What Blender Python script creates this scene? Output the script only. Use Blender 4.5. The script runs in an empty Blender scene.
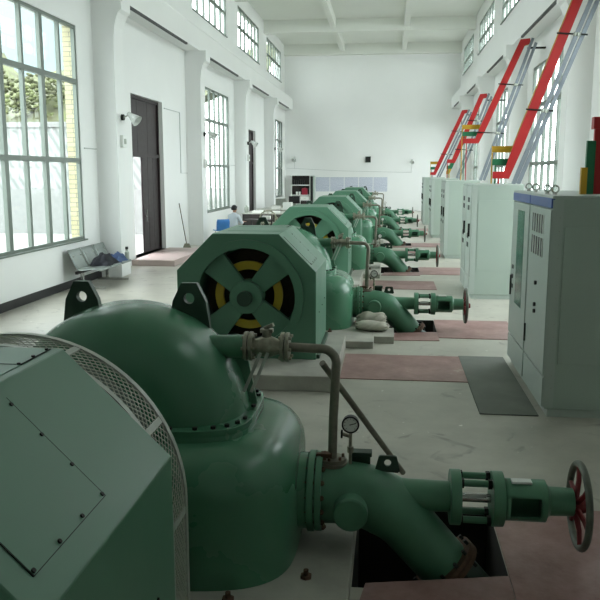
import bpy, bmesh, math, random
from mathutils import Vector, Matrix
random.seed(7)
C = bpy.context.scene.collection
PI = math.pi
V = Vector

# ------------------------------------------------------------------ materials
def new_mat(name):
    m = bpy.data.materials.new(name); m.use_nodes = True
    nt = m.node_tree
    return m, nt, nt.nodes['Principled BSDF']

def lin(c):
    return tuple((x / 255 / 12.92 if x / 255 <= .04045 else ((x / 255 + .055) / 1.055) ** 2.4) for x in c) + (1,)

def mat(name, rgb, rough=.5, metal=0, var=.12, scale=4, rvar=.1, bump=0, bscale=60, spec=.5, rgb2=None, coat=0):
    """paint / metal / plastic with uneven tone, uneven gloss and optional bump; rgb in sRGB 0..255"""
    m, nt, b = new_mat(name)
    L = nt.links
    tc = nt.nodes.new('ShaderNodeTexCoord')
    n = nt.nodes.new('ShaderNodeTexNoise'); n.inputs['Scale'].default_value = scale; n.inputs['Detail'].default_value = 5
    L.new(tc.outputs['Object'], n.inputs['Vector'])
    r = nt.nodes.new('ShaderNodeValToRGB')
    c = lin(rgb); c2 = lin(rgb2) if rgb2 else tuple(x * (1 - var) for x in c[:3]) + (1,)
    r.color_ramp.elements[0].position = .35; r.color_ramp.elements[1].position = .7
    r.color_ramp.elements[0].color = c2; r.color_ramp.elements[1].color = c
    L.new(n.outputs['Fac'], r.inputs['Fac']); L.new(r.outputs['Color'], b.inputs['Base Color'])
    mr = nt.nodes.new('ShaderNodeMapRange')
    mr.inputs['To Min'].default_value = max(.02, rough - rvar); mr.inputs['To Max'].default_value = min(1, rough + rvar)
    L.new(n.outputs['Fac'], mr.inputs['Value']); L.new(mr.outputs['Result'], b.inputs['Roughness'])
    b.inputs['Metallic'].default_value = metal
    b.inputs['Specular IOR Level'].default_value = spec
    if coat: b.inputs['Coat Weight'].default_value = coat; b.inputs['Coat Roughness'].default_value = .15
    if bump:
        n2 = nt.nodes.new('ShaderNodeTexNoise'); n2.inputs['Scale'].default_value = bscale; n2.inputs['Detail'].default_value = 4
        L.new(tc.outputs['Object'], n2.inputs['Vector'])
        bp = nt.nodes.new('ShaderNodeBump'); bp.inputs['Strength'].default_value = bump; bp.inputs['Distance'].default_value = .01
        L.new(n2.outputs['Fac'], bp.inputs['Height']); L.new(bp.outputs['Normal'], b.inputs['Normal'])
    return m

M = {}
M['green'] = mat('green_paint', (84, 128, 104), .42, var=.07, scale=2, bump=.015, bscale=25)
M['gloss'] = mat('gloss_green_paint', (74, 124, 96), .27, var=.05, scale=1.2, rvar=.03)
M['pipegreen'] = mat('pipe_green_paint', (80, 130, 102), .38, var=.14, scale=7, bump=.05, bscale=30)
M['darkgreen'] = mat('dark_green_paint', (38, 66, 50), .5, var=.2)
M['rust'] = mat('rusty_bolt', (104, 78, 60), .8, metal=.2, var=.4, scale=40)
M['bolt'] = mat('dark_bolt', (34, 38, 34), .5, metal=.6)
M['seam'] = mat('seam_shadow_gap', (26, 38, 32), .9)
M['galv'] = mat('galvanised_grey', (172, 178, 168), .5, metal=.25, var=.18, scale=12)
M['wire'] = mat('mesh_wire', (162, 168, 152), .5, metal=.25)
M['steel'] = mat('dull_steel_pipe', (140, 136, 122), .5, metal=.45, var=.3, scale=18)
M['brass'] = mat('worn_valve_metal', (166, 164, 146), .42, metal=.55, var=.35, scale=30)
M['black'] = mat('black_plastic', (22, 22, 24), .5)
M['darkhole'] = mat('dark_interior', (24, 30, 26), .8)
M['copper'] = mat('dusty_winding', (70, 56, 40), .7, metal=.2, var=.4, scale=20)
M['yellow'] = mat('yellow_paint', (205, 176, 40), .45)
M['redpaint'] = mat('red_busbar_paint', (178, 26, 28), .42, var=.1)
M['greenbar'] = mat('green_busbar_paint', (22, 112, 72), .42)
M['yellowbar'] = mat('yellow_busbar_paint', (206, 160, 34), .42)
M['wheelred'] = mat('red_spoke_paint', (118, 24, 30), .45)
M['wheelrim'] = mat('worn_handwheel_rim', (104, 110, 98), .5, metal=.2, var=.3, scale=14)
M['conc'] = mat('pedestal_concrete', (176, 174, 164), .8, var=.25, scale=3.5, bump=.2, bscale=40)
M['wall'] = mat('white_wall_paint', (233, 234, 233), .75, var=.03, scale=.6, bump=.03, bscale=30, spec=.25)
M['ceil'] = mat('white_ceiling_paint', (226, 228, 222), .85, var=.03, scale=.5, spec=.2)
M['cab'] = mat('cabinet_grey_enamel', (176, 187, 180), .42, var=.05, scale=1.2, spec=.4)
M['cabdark'] = mat('cabinet_side_enamel', (168, 182, 172), .5, var=.05, scale=1.2, spec=.4)
M['bluehead'] = mat('blue_header_strip', (66, 92, 160), .4)
M['frame'] = mat('green_grey_aluminium', (108, 118, 110), .45, metal=.2, var=.08)
M['doorwood'] = mat('dark_brown_door', (44, 32, 34), .6, var=.3, scale=9)
M['mat'] = mat('grey_rubber_mat', (118, 122, 114), .7, var=.28, scale=2.2, bump=.1, bscale=160)
M['white'] = mat('white_enamel', (232, 234, 230), .4, var=.04)
M['paper'] = mat('white_paper', (238, 238, 234), .7, var=.04)
M['greymetal'] = mat('bench_grey_metal', (140, 148, 144), .35, metal=.5, var=.1)
M['chrome'] = mat('bright_steel', (196, 198, 194), .22, metal=.9)
M['jacket'] = mat('black_jacket_cloth', (28, 30, 38), .85, var=.3, scale=12)
M['denim'] = mat('blue_denim_cloth', (72, 92, 132), .85, var=.3, scale=12)
M['bluechair'] = mat('blue_plastic', (70, 140, 216), .4)
M['skin'] = mat('skin', (196, 150, 124), .55)
M['hair'] = mat('black_hair', (24, 22, 22), .5)
M['shirt'] = mat('white_shirt_cloth', (224, 232, 240), .8, var=.06)
M['trouser'] = mat('dark_trouser_cloth', (36, 40, 52), .85)
M['desk'] = mat('dark_desk_wood', (58, 52, 50), .5, var=.2, scale=6)
M['desktop'] = mat('pale_desk_top', (190, 190, 182), .45)
M['wood'] = mat('chair_wood', (138, 138, 118), .5, var=.2, scale=8)
M['red'] = mat('dark_red_plastic', (150, 24, 52), .5)
M['sack'] = mat('white_woven_sack', (196, 192, 178), .85, var=.18, scale=10, bump=.3, bscale=50)
M['alu'] = mat('grey_steel_rail', (134, 142, 150), .4, metal=.4, var=.12)
M['cream'] = None
M['foliage'] = mat('hillside_foliage', (98, 106, 66), .9, var=.5, scale=1.3, rgb2=(66, 66, 48))
M['trunk'] = mat('tree_bark', (92, 80, 66), .9)
M['yard'] = mat('yard_concrete', (150, 150, 146), .9, var=.1, scale=.4)

def brick_mat():
    m, nt, b = new_mat('cream_wall_tile'); L = nt.links
    tc = nt.nodes.new('ShaderNodeTexCoord'); mp = nt.nodes.new('ShaderNodeMapping')
    mp.inputs['Rotation'].default_value = (PI / 2, 0, 0)
    L.new(tc.outputs['Object'], mp.inputs['Vector'])
    t = nt.nodes.new('ShaderNodeTexBrick')
    t.inputs['Color1'].default_value = lin((176, 170, 136)); t.inputs['Color2'].default_value = lin((164, 158, 122))
    t.inputs['Mortar'].default_value = lin((112, 110, 94)); t.inputs['Scale'].default_value = 1
    t.inputs['Brick Width'].default_value = .3; t.inputs['Row Height'].default_value = .1; t.inputs['Mortar Size'].default_value = .008
    L.new(mp.outputs['Vector'], t.inputs['Vector']); L.new(t.outputs['Color'], b.inputs['Base Color'])
    b.inputs['Roughness'].default_value = .5
    return m
M['cream'] = brick_mat()

def floor_mat():
    m, nt, b = new_mat('polished_concrete_floor'); L = nt.links
    tc = nt.nodes.new('ShaderNodeTexCoord')
    n1 = nt.nodes.new('ShaderNodeTexNoise'); n1.inputs['Scale'].default_value = .9; n1.inputs['Detail'].default_value = 8; n1.inputs['Roughness'].default_value = .65
    n2 = nt.nodes.new('ShaderNodeTexNoise'); n2.inputs['Scale'].default_value = 9; n2.inputs['Detail'].default_value = 4
    for n in (n1, n2): L.new(tc.outputs['Object'], n.inputs['Vector'])
    r = nt.nodes.new('ShaderNodeValToRGB')
    e = r.color_ramp.elements
    e[0].position = .3; e[0].color = lin((154, 151, 141)); e[1].position = .65; e[1].color = lin((188, 185, 174))
    L.new(n1.outputs['Fac'], r.inputs['Fac'])
    # light paint specks and dark scuffs
    r2 = nt.nodes.new('ShaderNodeValToRGB'); r2.color_ramp.elements[0].position = .70; r2.color_ramp.elements[1].position = .74
    L.new(n2.outputs['Fac'], r2.inputs['Fac'])
    mx = nt.nodes.new('ShaderNodeMixRGB'); mx.inputs['Color2'].default_value = lin((224, 222, 214))
    L.new(r2.outputs['Color'], mx.inputs['Fac']); L.new(r.outputs['Color'], mx.inputs['Color1'])
    n3 = nt.nodes.new('ShaderNodeTexNoise'); n3.inputs['Scale'].default_value = 1.7; n3.inputs['Detail'].default_value = 10; n3.inputs['Distortion'].default_value = 2.2
    L.new(tc.outputs['Object'], n3.inputs['Vector'])
    r3 = nt.nodes.new('ShaderNodeValToRGB'); r3.color_ramp.elements[0].position = .62; r3.color_ramp.elements[1].position = .70
    r3.color_ramp.elements[1].color = (.45, .45, .45, 1)
    L.new(n3.outputs['Fac'], r3.inputs['Fac'])
    mx2 = nt.nodes.new('ShaderNodeMixRGB'); mx2.inputs['Color2'].default_value = lin((92, 84, 78))
    L.new(r3.outputs['Color'], mx2.inputs['Fac']); L.new(mx.outputs['Color'], mx2.inputs['Color1'])
    L.new(mx2.outputs['Color'], b.inputs['Base Color'])
    mr = nt.nodes.new('ShaderNodeMapRange'); mr.inputs['To Min'].default_value = .22; mr.inputs['To Max'].default_value = .5
    L.new(n1.outputs['Fac'], mr.inputs['Value']); L.new(mr.outputs['Result'], b.inputs['Roughness'])
    bp = nt.nodes.new('ShaderNodeBump'); bp.inputs['Strength'].default_value = .06; bp.inputs['Distance'].default_value = .01
    L.new(n2.outputs['Fac'], bp.inputs['Height']); L.new(bp.outputs['Normal'], b.inputs['Normal'])
    return m
M['floor'] = floor_mat()

def plate_mat():
    m, nt, b = new_mat('worn_red_floor_plate'); L = nt.links
    tc = nt.nodes.new('ShaderNodeTexCoord')
    n1 = nt.nodes.new('ShaderNodeTexNoise'); n1.inputs['Scale'].default_value = 2.2; n1.inputs['Detail'].default_value = 9; n1.inputs['Roughness'].default_value = .7
    L.new(tc.outputs['Object'], n1.inputs['Vector'])
    r = nt.nodes.new('ShaderNodeValToRGB'); e = r.color_ramp.elements
    e[0].position = .3; e[0].color = lin((126, 90, 88)); e[1].position = .62; e[1].color = lin((166, 132, 128))
    x = r.color_ramp.elements.new(.74); x.color = lin((200, 190, 184))
    L.new(n1.outputs['Fac'], r.inputs['Fac']); L.new(r.outputs['Color'], b.inputs['Base Color'])
    w = nt.nodes.new('ShaderNodeTexVoronoi'); w.inputs['Scale'].default_value = 45
    L.new(tc.outputs['Object'], w.inputs['Vector'])
    bp = nt.nodes.new('ShaderNodeBump'); bp.inputs['Strength'].default_value = .12; bp.inputs['Distance'].default_value = .004
    L.new(w.outputs['Distance'], bp.inputs['Height']); L.new(bp.outputs['Normal'], b.inputs['Normal'])
    b.inputs['Roughness'].default_value = .42
    return m
M['plate'] = plate_mat()
M['pitwall'] = mat('dark_pit_concrete', (44, 42, 36), .8, var=.4, scale=5)  # pit sides and bottom coloured dark so the open pits read black

def glass_mat():
    m = bpy.data.materials.new('window_glass'); m.use_nodes = True
    nt = m.node_tree; nt.nodes.clear(); L = nt.links
    o = nt.nodes.new('ShaderNodeOutputMaterial'); mx = nt.nodes.new('ShaderNodeMixShader')
    t = nt.nodes.new('ShaderNodeBsdfTransparent'); t.inputs['Color'].default_value = (.93, .96, .95, 1)
    g = nt.nodes.new('ShaderNodeBsdfGlossy'); g.inputs['Roughness'].default_value = .03
    f = nt.nodes.new('ShaderNodeLayerWeight'); f.inputs['Blend'].default_value = .12
    k = nt.nodes.new('ShaderNodeMath'); k.operation = 'MULTIPLY'; k.inputs[1].default_value = .16
    L.new(f.outputs['Facing'], k.inputs[0]); L.new(k.outputs['Value'], mx.inputs['Fac']); L.new(t.outputs['BSDF'], mx.inputs[1]); L.new(g.outputs['BSDF'], mx.inputs[2])
    L.new(mx.outputs['Shader'], o.inputs['Surface'])
    return m
M['glass'] = glass_mat()

def hatch_mat():
    m, nt, b = new_mat('retaining_wall_hatch'); L = nt.links
    tc = nt.nodes.new('ShaderNodeTexCoord'); mp = nt.nodes.new('ShaderNodeMapping')
    mp.inputs['Rotation'].default_value = (0, PI / 5, 0)
    w = nt.nodes.new('ShaderNodeTexWave'); w.inputs['Scale'].default_value = 1.1; w.inputs['Distortion'].default_value = .6
    L.new(tc.outputs['Object'], mp.inputs['Vector']); L.new(mp.outputs['Vector'], w.inputs['Vector'])
    r = nt.nodes.new('ShaderNodeValToRGB')
    r.color_ramp.elements[0].color = lin((106, 110, 108)); r.color_ramp.elements[1].color = lin((132, 135, 132))
    L.new(w.outputs['Fac'], r.inputs['Fac']); L.new(r.outputs['Color'], b.inputs['Base Color'])
    b.inputs['Roughness'].default_value = .9
    return m
M['landing'] = mat('pale_pink_landing', (196, 176, 172), .5, var=.1)
M['hatch'] = hatch_mat()
M['yardwall'] = mat('yard_wall_render', (128, 130, 128), .9, var=.1)
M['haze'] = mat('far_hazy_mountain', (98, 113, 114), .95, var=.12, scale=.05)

def poster_mat():
    m, nt, b = new_mat('printed_notice_paper'); L = nt.links
    tc = nt.nodes.new('ShaderNodeTexCoord')
    mp = nt.nodes.new('ShaderNodeMapping'); mp.inputs['Scale'].default_value = (26, 1, 14)
    n = nt.nodes.new('ShaderNodeTexNoise'); n.inputs['Scale'].default_value = 1; n.inputs['Detail'].default_value = 2
    w = nt.nodes.new('ShaderNodeTexWave'); w.bands_direction = 'Z'; w.inputs['Scale'].default_value = 4.5
    L.new(tc.outputs['Object'], mp.inputs['Vector']); L.new(mp.outputs['Vector'], n.inputs['Vector']); L.new(tc.outputs['Object'], w.inputs['Vector'])
    mul = nt.nodes.new('ShaderNodeMath'); mul.operation = 'MULTIPLY'
    L.new(n.outputs['Fac'], mul.inputs[0]); L.new(w.outputs['Fac'], mul.inputs[1])
    r = nt.nodes.new('ShaderNodeValToRGB')
    r.color_ramp.elements[0].position = .25; r.color_ramp.elements[0].color = lin((208, 212, 222))
    r.color_ramp.elements[1].position = .5; r.color_ramp.elements[1].color = lin((150, 156, 184))
    L.new(mul.outputs['Value'], r.inputs['Fac']); L.new(r.outputs['Color'], b.inputs['Base Color'])
    b.inputs['Roughness'].default_value = .5
    return m
M['poster'] = poster_mat()

# ------------------------------------------------------------------ mesh builder
ORG = {}          # world origin of every object, so parts can be written in world coordinates

class MB:
    def __init__(s): s.bm = bmesh.new()
    def face(s, pts):
        try: return s.bm.faces.new([s.bm.verts.new(p) for p in pts])
        except ValueError: pass
    def box(s, x0, x1, y0, y1, z0, z1):
        return s.prism([(x0, y0, z0), (x1, y0, z0), (x1, y1, z0), (x0, y1, z0)], (0, 0, z1 - z0))
    def prism(s, pts, vec):
        vec = V(vec)
        a = [s.bm.verts.new(V(p)) for p in pts]; b = [s.bm.verts.new(V(p) + vec) for p in pts]
        s.bm.faces.new(a[::-1]); s.bm.faces.new(b)
        n = len(a)
        for i in range(n): s.bm.faces.new([a[i], a[(i + 1) % n], b[(i + 1) % n], b[i]])
        return s
    def bar(s, p, q, w, t, up=(0, 0, 1)):
        """rectangular bar from p to q; w across (perpendicular to up), t along up"""
        p, q = V(p), V(q); d = (q - p).normalized(); u = V(up)
        sd = d.cross(u)
        if sd.length < 1e-4: sd = d.cross(V((1, 0, 0)))
        sd.normalize(); u = sd.cross(d).normalized()
        a, b = sd * w / 2, u * t / 2
        return s.prism([p - a - b, p + a - b, p + a + b, p - a + b], q - p)
    def frame_axes(s, d):
        d = V(d).normalized(); u = V((0, 0, 1)) if abs(d.z) < .9 else V((1, 0, 0))
        a = d.cross(u).normalized(); return d, a, a.cross(d).normalized()
    def cyl(s, p, q, r, r2=None, n=24, caps=True):
        return s.lathe([(r, 0), (r if r2 is None else r2, 1)], p, V(q) - V(p), n, caps)
    def lathe(s, prof, c, axis, n=32, caps=True):
        """prof: (radius, t) with t in units of the axis vector"""
        ax = V(axis); d, a, b = s.frame_axes(ax); c = V(c); rings = []
        for r, t in prof:
            o = c + ax * t
            if r < 1e-6: rings.append([s.bm.verts.new(o)])
            else: rings.append([s.bm.verts.new(o + (a * math.cos(2 * PI * i / n) + b * math.sin(2 * PI * i / n)) * r) for i in range(n)])
        s.skin(rings, caps); return s
    def skin(s, rings, caps=True, closed=True):
        for A, B in zip(rings, rings[1:]):
            if len(A) == 1 and len(B) == 1: continue
            n = max(len(A), len(B))
            for i in range(n if closed else n - 1):
                j = (i + 1) % n
                if len(A) == 1: f = [A[0], B[j], B[i]]
                elif len(B) == 1: f = [A[i], A[j], B[0]]
                else: f = [A[i], A[j], B[j], B[i]]
                try: s.bm.faces.new(f)
                except ValueError: pass
        if caps:
            for R in (rings[0], rings[-1]):
                if len(R) > 2:
                    try: s.bm.faces.new(R)
                    except ValueError: pass
    def tube(s, pts, r, n=12, caps=True):
        pts = [V(p) for p in pts]; rad = r if isinstance(r, (list, tuple)) else [r] * len(pts); rings = []
        prev = None
        for i, p in enumerate(pts):
            d = (pts[min(i + 1, len(pts) - 1)] - pts[max(i - 1, 0)]).normalized()
            if prev is None: _, a, b = s.frame_axes(d)
            else:
                a = prev - d * prev.dot(d); a.normalize(); b = d.cross(a)
                b = -b if False else b
            prev = a
            b = d.cross(a)
            rings.append([s.bm.verts.new(p + (a * math.cos(2 * PI * k / n) + b * math.sin(2 * PI * k / n)) * rad[i]) for k in range(n)])
        s.skin(rings, caps); return s
    def torus(s, c, axis, R, r, n=40, m=10):
        d, a, b = s.frame_axes(axis); c = V(c); rings = []
        for i in range(n):
            t = 2 * PI * i / n; e = a * math.cos(t) + b * math.sin(t)
            rings.append([s.bm.verts.new(c + e * (R + r * math.cos(2 * PI * k / m)) + d * r * math.sin(2 * PI * k / m)) for k in range(m)])
        s.skin(rings + [rings[0]], False); return s
    def ball(s, c, rx, ry=None, rz=None, n=16, m=10):
        ry = ry or rx; rz = rz or rx; c = V(c); rings = []
        for j in range(m + 1):
            ph = PI * j / m - PI / 2
            if j in (0, m): rings.append([s.bm.verts.new(c + V((0, 0, rz * math.sin(ph))))])
            else: rings.append([s.bm.verts.new(c + V((rx * math.cos(ph) * math.cos(2 * PI * i / n), ry * math.cos(ph) * math.sin(2 * PI * i / n), rz * math.sin(ph)))) for i in range(n)])
        s.skin(rings, False); return s
    def build(s, name, m, parent=None, bev=0, smooth=True, seg=2):
        bmesh.ops.recalc_face_normals(s.bm, faces=s.bm.faces)
        org = ORG[parent.name] if parent else V((0, 0, 0))
        me = bpy.data.meshes.new(name)
        if org.length: bmesh.ops.translate(s.bm, verts=s.bm.verts, vec=-org)
        s.bm.to_mesh(me); s.bm.free()
        for mm in (m if isinstance(m, (list, tuple)) else [m]): me.materials.append(mm)
        if smooth:
            for p in me.polygons: p.use_smooth = True
            me.set_sharp_from_angle(angle=math.radians(35))
        o = bpy.data.objects.new(name, me); C.objects.link(o)
        if parent: o.parent = parent
        ORG[o.name] = org.copy()
        if bev:
            b = o.modifiers.new('edge', 'BEVEL'); b.width = bev; b.segments = seg; b.limit_method = 'ANGLE'; b.angle_limit = math.radians(40)
        return o

def tag(o, label=None, cat=None, group=None, kind=None):
    if label: o['label'] = label
    if cat: o['category'] = cat
    if group: o['group'] = group
    if kind: o['kind'] = kind
    return o

def thing(name, loc, label, cat, group=None):
    o = bpy.data.objects.new(name, None); o.empty_display_size = .1
    C.objects.link(o); o.location = loc; ORG[o.name] = V(loc)
    return tag(o, label, cat, group)

def center_origin(o):
    """move a top-level mesh's origin to the middle of its base"""
    me = o.data; xs = [v.co for v in me.vertices]
    c = V(((min(v.x for v in xs) + max(v.x for v in xs)) / 2, (min(v.y for v in xs) + max(v.y for v in xs)) / 2, min(v.z for v in xs)))
    me.transform(Matrix.Translation(-c)); o.location = o.location + c
    return o

def dup(root, shift, label=None, name=None):
    r = root.copy(); C.objects.link(r); r.location = root.location + V(shift)
    if label: r['label'] = label
    for ch in list(root.children):
        c = ch.copy(); C.objects.link(c); c.parent = r
        for g in list(ch.children):
            d = g.copy(); C.objects.link(d); d.parent = c
    return r

def structure(name, mb, m, label=None, parent=None, **k):
    o = mb.build(name, m, parent, **k)
    if not parent: tag(o, label, None, None, 'structure')
    return o

# ------------------------------------------------------------------ room shell
XL, XR, YE, YB, ZC = -6.7, 4.2, 49.6, -4.4, 10.25
TH = .3
BAY = [13.6, 21.6, 29.6, 37.6, 45.6]
COLS = [9.6, 17.6, 25.6, 33.6, 41.6]

def holed(mb, us, vs, holes, P, bottom=None):
    """P(u, v, side) -> point; a slab with rectangular holes, side 0 = front, 1 = back"""
    us, vs = sorted(set(us)), sorted(set(vs))
    full = {}
    for i in range(len(us) - 1):
        for j in range(len(vs) - 1):
            cu, cv = (us[i] + us[i + 1]) / 2, (vs[j] + vs[j + 1]) / 2
            full[i, j] = not any(h[0] < cu < h[1] and h[2] < cv < h[3] for h in holes)
    for (i, j), f in full.items():
        u0, u1, v0, v1 = us[i], us[i + 1], vs[j], vs[j + 1]
        if f:
            for sd in (0, 1): mb.face([P(u0, v0, sd), P(u1, v0, sd), P(u1, v1, sd), P(u0, v1, sd)])
            for (di, dj, a, b) in ((-1, 0, (u0, v0), (u0, v1)), (1, 0, (u1, v0), (u1, v1)), (0, -1, (u0, v0), (u1, v0)), (0, 1, (u0, v1), (u1, v1))):
                if not full.get((i + di, j + dj), False):
                    mb.face([P(*a, 0), P(*b, 0), P(*b, 1), P(*a, 1)])
        elif bottom:
            mb.face([bottom(u0, v0), bottom(u1, v0), bottom(u1, v1), bottom(u0, v1)])
    bmesh.ops.remove_doubles(mb.bm, verts=mb.bm.verts, dist=1e-4)

UNIT = [0, 7.25, 14.45, 21.4, 28.5, 35.6]
# floor, with one open pit under the pipe of every machine
PITS = [(-.18, .76, 4.20 + u, 5.40 + u) for u in UNIT]
mb = MB()
holed(mb, [XL - TH, XR + TH] + [q for p in PITS for q in p[:2]], [YB, YE + .3] + [q for p in PITS for q in p[2:]], PITS,
      lambda u, v, sd: V((u, v, 0 if sd == 0 else -1.6)), lambda u, v: V((u, v, -1.6)))
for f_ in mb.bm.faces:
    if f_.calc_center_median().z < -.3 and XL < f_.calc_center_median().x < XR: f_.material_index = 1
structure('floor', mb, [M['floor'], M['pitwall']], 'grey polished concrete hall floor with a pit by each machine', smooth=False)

# openings
WIN = [(11.4, 16.35), (27.2, 32.1), (43.4, 48.3)]           # tall windows, wall on the window side
DOOR = [(19.75, 22.55), (35.7, 38.5)]
CLER = [(10.4, 15.9), (18.4, 23.9), (26.4, 31.9), (34.3, 39.8), (42.3, 47.8)]
RWIN = [(11.4, 16.35), (18.95, 24.4), (26.9, 32.3), (34.9, 40.3), (42.9, 48.3)]
Z0, Z1, Z2, Z3 = .97, 2.68, 4.34, 5.5
def wall(name, x, sign, holes, label):
    mb = MB()
    holed(mb, [YB, YE + .3] + [q for h in holes for q in h[:2]], [0, ZC] + [q for h in holes for q in h[2:]], holes,
          lambda u, v, sd: V((x + sign * TH * sd, u, v)))
    return structure(name, mb, M['wall'], label, smooth=False)
wall('wall_left', XL, -1, [(a, b, Z0, Z3) for a, b in WIN] + [(a, b, .15, 4.45) for a, b in DOOR] + [(a, b, 7.85, 9.6) for a, b in CLER],
     'white plastered long wall with doors and tall windows')
wall('wall_right', XR, 1, [(a, b, Z0, Z3) for a, b in RWIN] + [(a, b, 8.12, 9.6) for a, b in [(2.4, 7.9)] + CLER],  # nearest high opening is added out of view to brighten the foreground
     'white plastered long wall behind the switch cabinets')
structure('wall_end', MB().box(XL, XR, YE, YE + .3, 0, ZC), M['wall'], 'white end wall of the hall', smooth=False)
structure('wall_back', MB().box(XL, XR, YB - .3, YB, 0, ZC), M['wall'], 'white wall behind the viewer', smooth=False)
structure('ceiling', MB().box(XL - TH, XR + TH, YB - .3, YE + .3, ZC, ZC + .3), M['ceil'], 'white flat ceiling between the beams', smooth=False)
n = 0
for y in [1.6] + COLS + [49.35]:
    n += 1
    structure('trim_%d' % n, MB().box(XL, XR, y - .25, y + .25, 9.62, ZC), M['ceil'], 'white concrete ceiling beam across the hall', smooth=False)
for x in (-3.05, .72):
    n += 1
    structure('trim_%d' % n, MB().box(x - .14, x + .14, YB, YE, 9.8, ZC - .001), M['ceil'], 'white concrete ceiling beam running along the hall', smooth=False)
# crane ledges
for x, s in ((XL, 1), (XR, -1)):
    n += 1
    xi = x + s * .5
    structure('trim_%d' % n, MB().prism([(x, YB, 6.32), (xi, YB, 6.32), (xi, YB, 6.98), (xi - s * .08, YB, 7.08), (x, YB, 7.08)], (0, YE - YB, 0)), M['wall'],
              'white crane ledge running along the ' + ('window and door wall' if s > 0 else 'cabinet wall'), smooth=False)
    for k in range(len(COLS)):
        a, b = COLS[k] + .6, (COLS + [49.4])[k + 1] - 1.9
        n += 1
        structure('trim_%d' % n, MB().box(min(xi - s * .05, xi + s * .012), max(xi - s * .05, xi + s * .012), a, b, 6.262, 6.318), M['black'], 'dark strip standing for the shadow line under the crane ledge', smooth=False)  # black strip draws the shadow along the lower edge of the ledge
    for y in COLS + [1.6]:
        n += 1
        p = [(x, y - .35, 0), (x + s * .5, y - .35, 0), (x + s * .5, y - .35, 5.2)]
        p += [(x + s * (.5 + .2 * (1 - math.cos(t))), y - .35, 5.2 + .8 * math.sin(t)) for t in (.3, .6, .9, 1.2, PI / 2)]
        p += [(x + s * .70, y - .35, 6.32), (x, y - .35, 6.32)]
        q = [(x, y - .3, 0), (x + s * .55, y - .3, 0)] 
        structure('trim_%d' % n, MB().prism(p, (0, .62, 0)), M['wall'], 'white square column with a rounded corbel under the crane ledge', smooth=False)
n += 1
structure('trim_%d' % n, MB().box(XL, XL + .02, 9.95, 17.2, 0, .16), M['black'], 'dark tile skirting along the foot of the wall', smooth=False)

# windows
def window(idx, x, sgn, a, b, z0, z1, rails, panes, heavy, reveal=False):
    o = bpy.data.objects.new('window_%d' % idx, None); C.objects.link(o); o.location = (x, (a + b) / 2, z0); ORG[o.name] = V(o.location)
    tag(o, 'tall metal-framed window' if z1 < 7 else 'high clerestory window strip', None, None, 'structure')
    xm = x + sgn * .06
    f = MB(); t = .06
    f.box(xm - .04, xm + .04, a, a + t, z0, z1); f.box(xm - .04, xm + .04, b - t, b, z0, z1)
    f.box(xm - .04, xm + .04, a + t, b - t, z0, z0 + t); f.box(xm - .04, xm + .04, a + t, b - t, z1 - t, z1)
    for z in rails: f.box(xm - .045, xm + .045, a + t, b - t, z - .05, z + .05)
    for i in range(1, panes):
        y = a + (b - a) * i / panes; w = .07 if i % heavy == 0 else .042
        f.box(xm - .038, xm + .038, y - w, y + w, z0 + t, z1 - t)
    f.build('window_frame', M['frame'], o, smooth=False)
    MB().box(xm + sgn * .01, xm + sgn * .016, a + t, b - t, z0 + t, z1 - t).build('window_glass', M['glass'], o, smooth=False)
    MB().box(min(x - sgn * .05, x + sgn * .28), max(x - sgn * .05, x + sgn * .28), a - .05 if z1 < 7 else a, b + .05 if z1 < 7 else b, z0 - .03, z0 + .001).build('window_sill', M['frame'], o, smooth=False)
    if reveal:
        MB().box(x - TH, x - .12, b - .02, b - .001, z0, z1).build('jamb', M['cream'], o, smooth=False)
    # daylight portal of this opening
    L = bpy.data.lights.new('window_daylight', 'AREA'); L.shape = 'RECTANGLE'; L.size = z1 - z0; L.size_y = b - a
    L.cycles.is_portal = True
    lo = bpy.data.objects.new('window_daylight', L); C.objects.link(lo)
    lo.location = (x + sgn * TH * .9, (a + b) / 2, (z0 + z1) / 2); lo.rotation_euler = (0, PI / 2 if sgn < 0 else -PI / 2, 0)
    lo.rotation_euler = (0, -PI / 2 if sgn < 0 else PI / 2, 0)
w = 0
for a, b in WIN: w += 1; window(w, XL, -1, a, b, Z0, Z3, (Z1, Z2), 6, 2, w == 1)
for a, b in RWIN: w += 1; window(w, XR, 1, a, b, Z0, Z3, (Z1, Z2), 6, 2)
for x, s in ((XL, -1), (XR, 1)):
    for a, b in (CLER if s < 0 else [(2.4, 7.9)] + CLER): w += 1; window(w, x, s, a, b, 7.85 if s < 0 else 8.12, 9.6, (8.75,), 6, 2)  # extra nearest strip on the cabinet wall: unseen, added for foreground light

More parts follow.
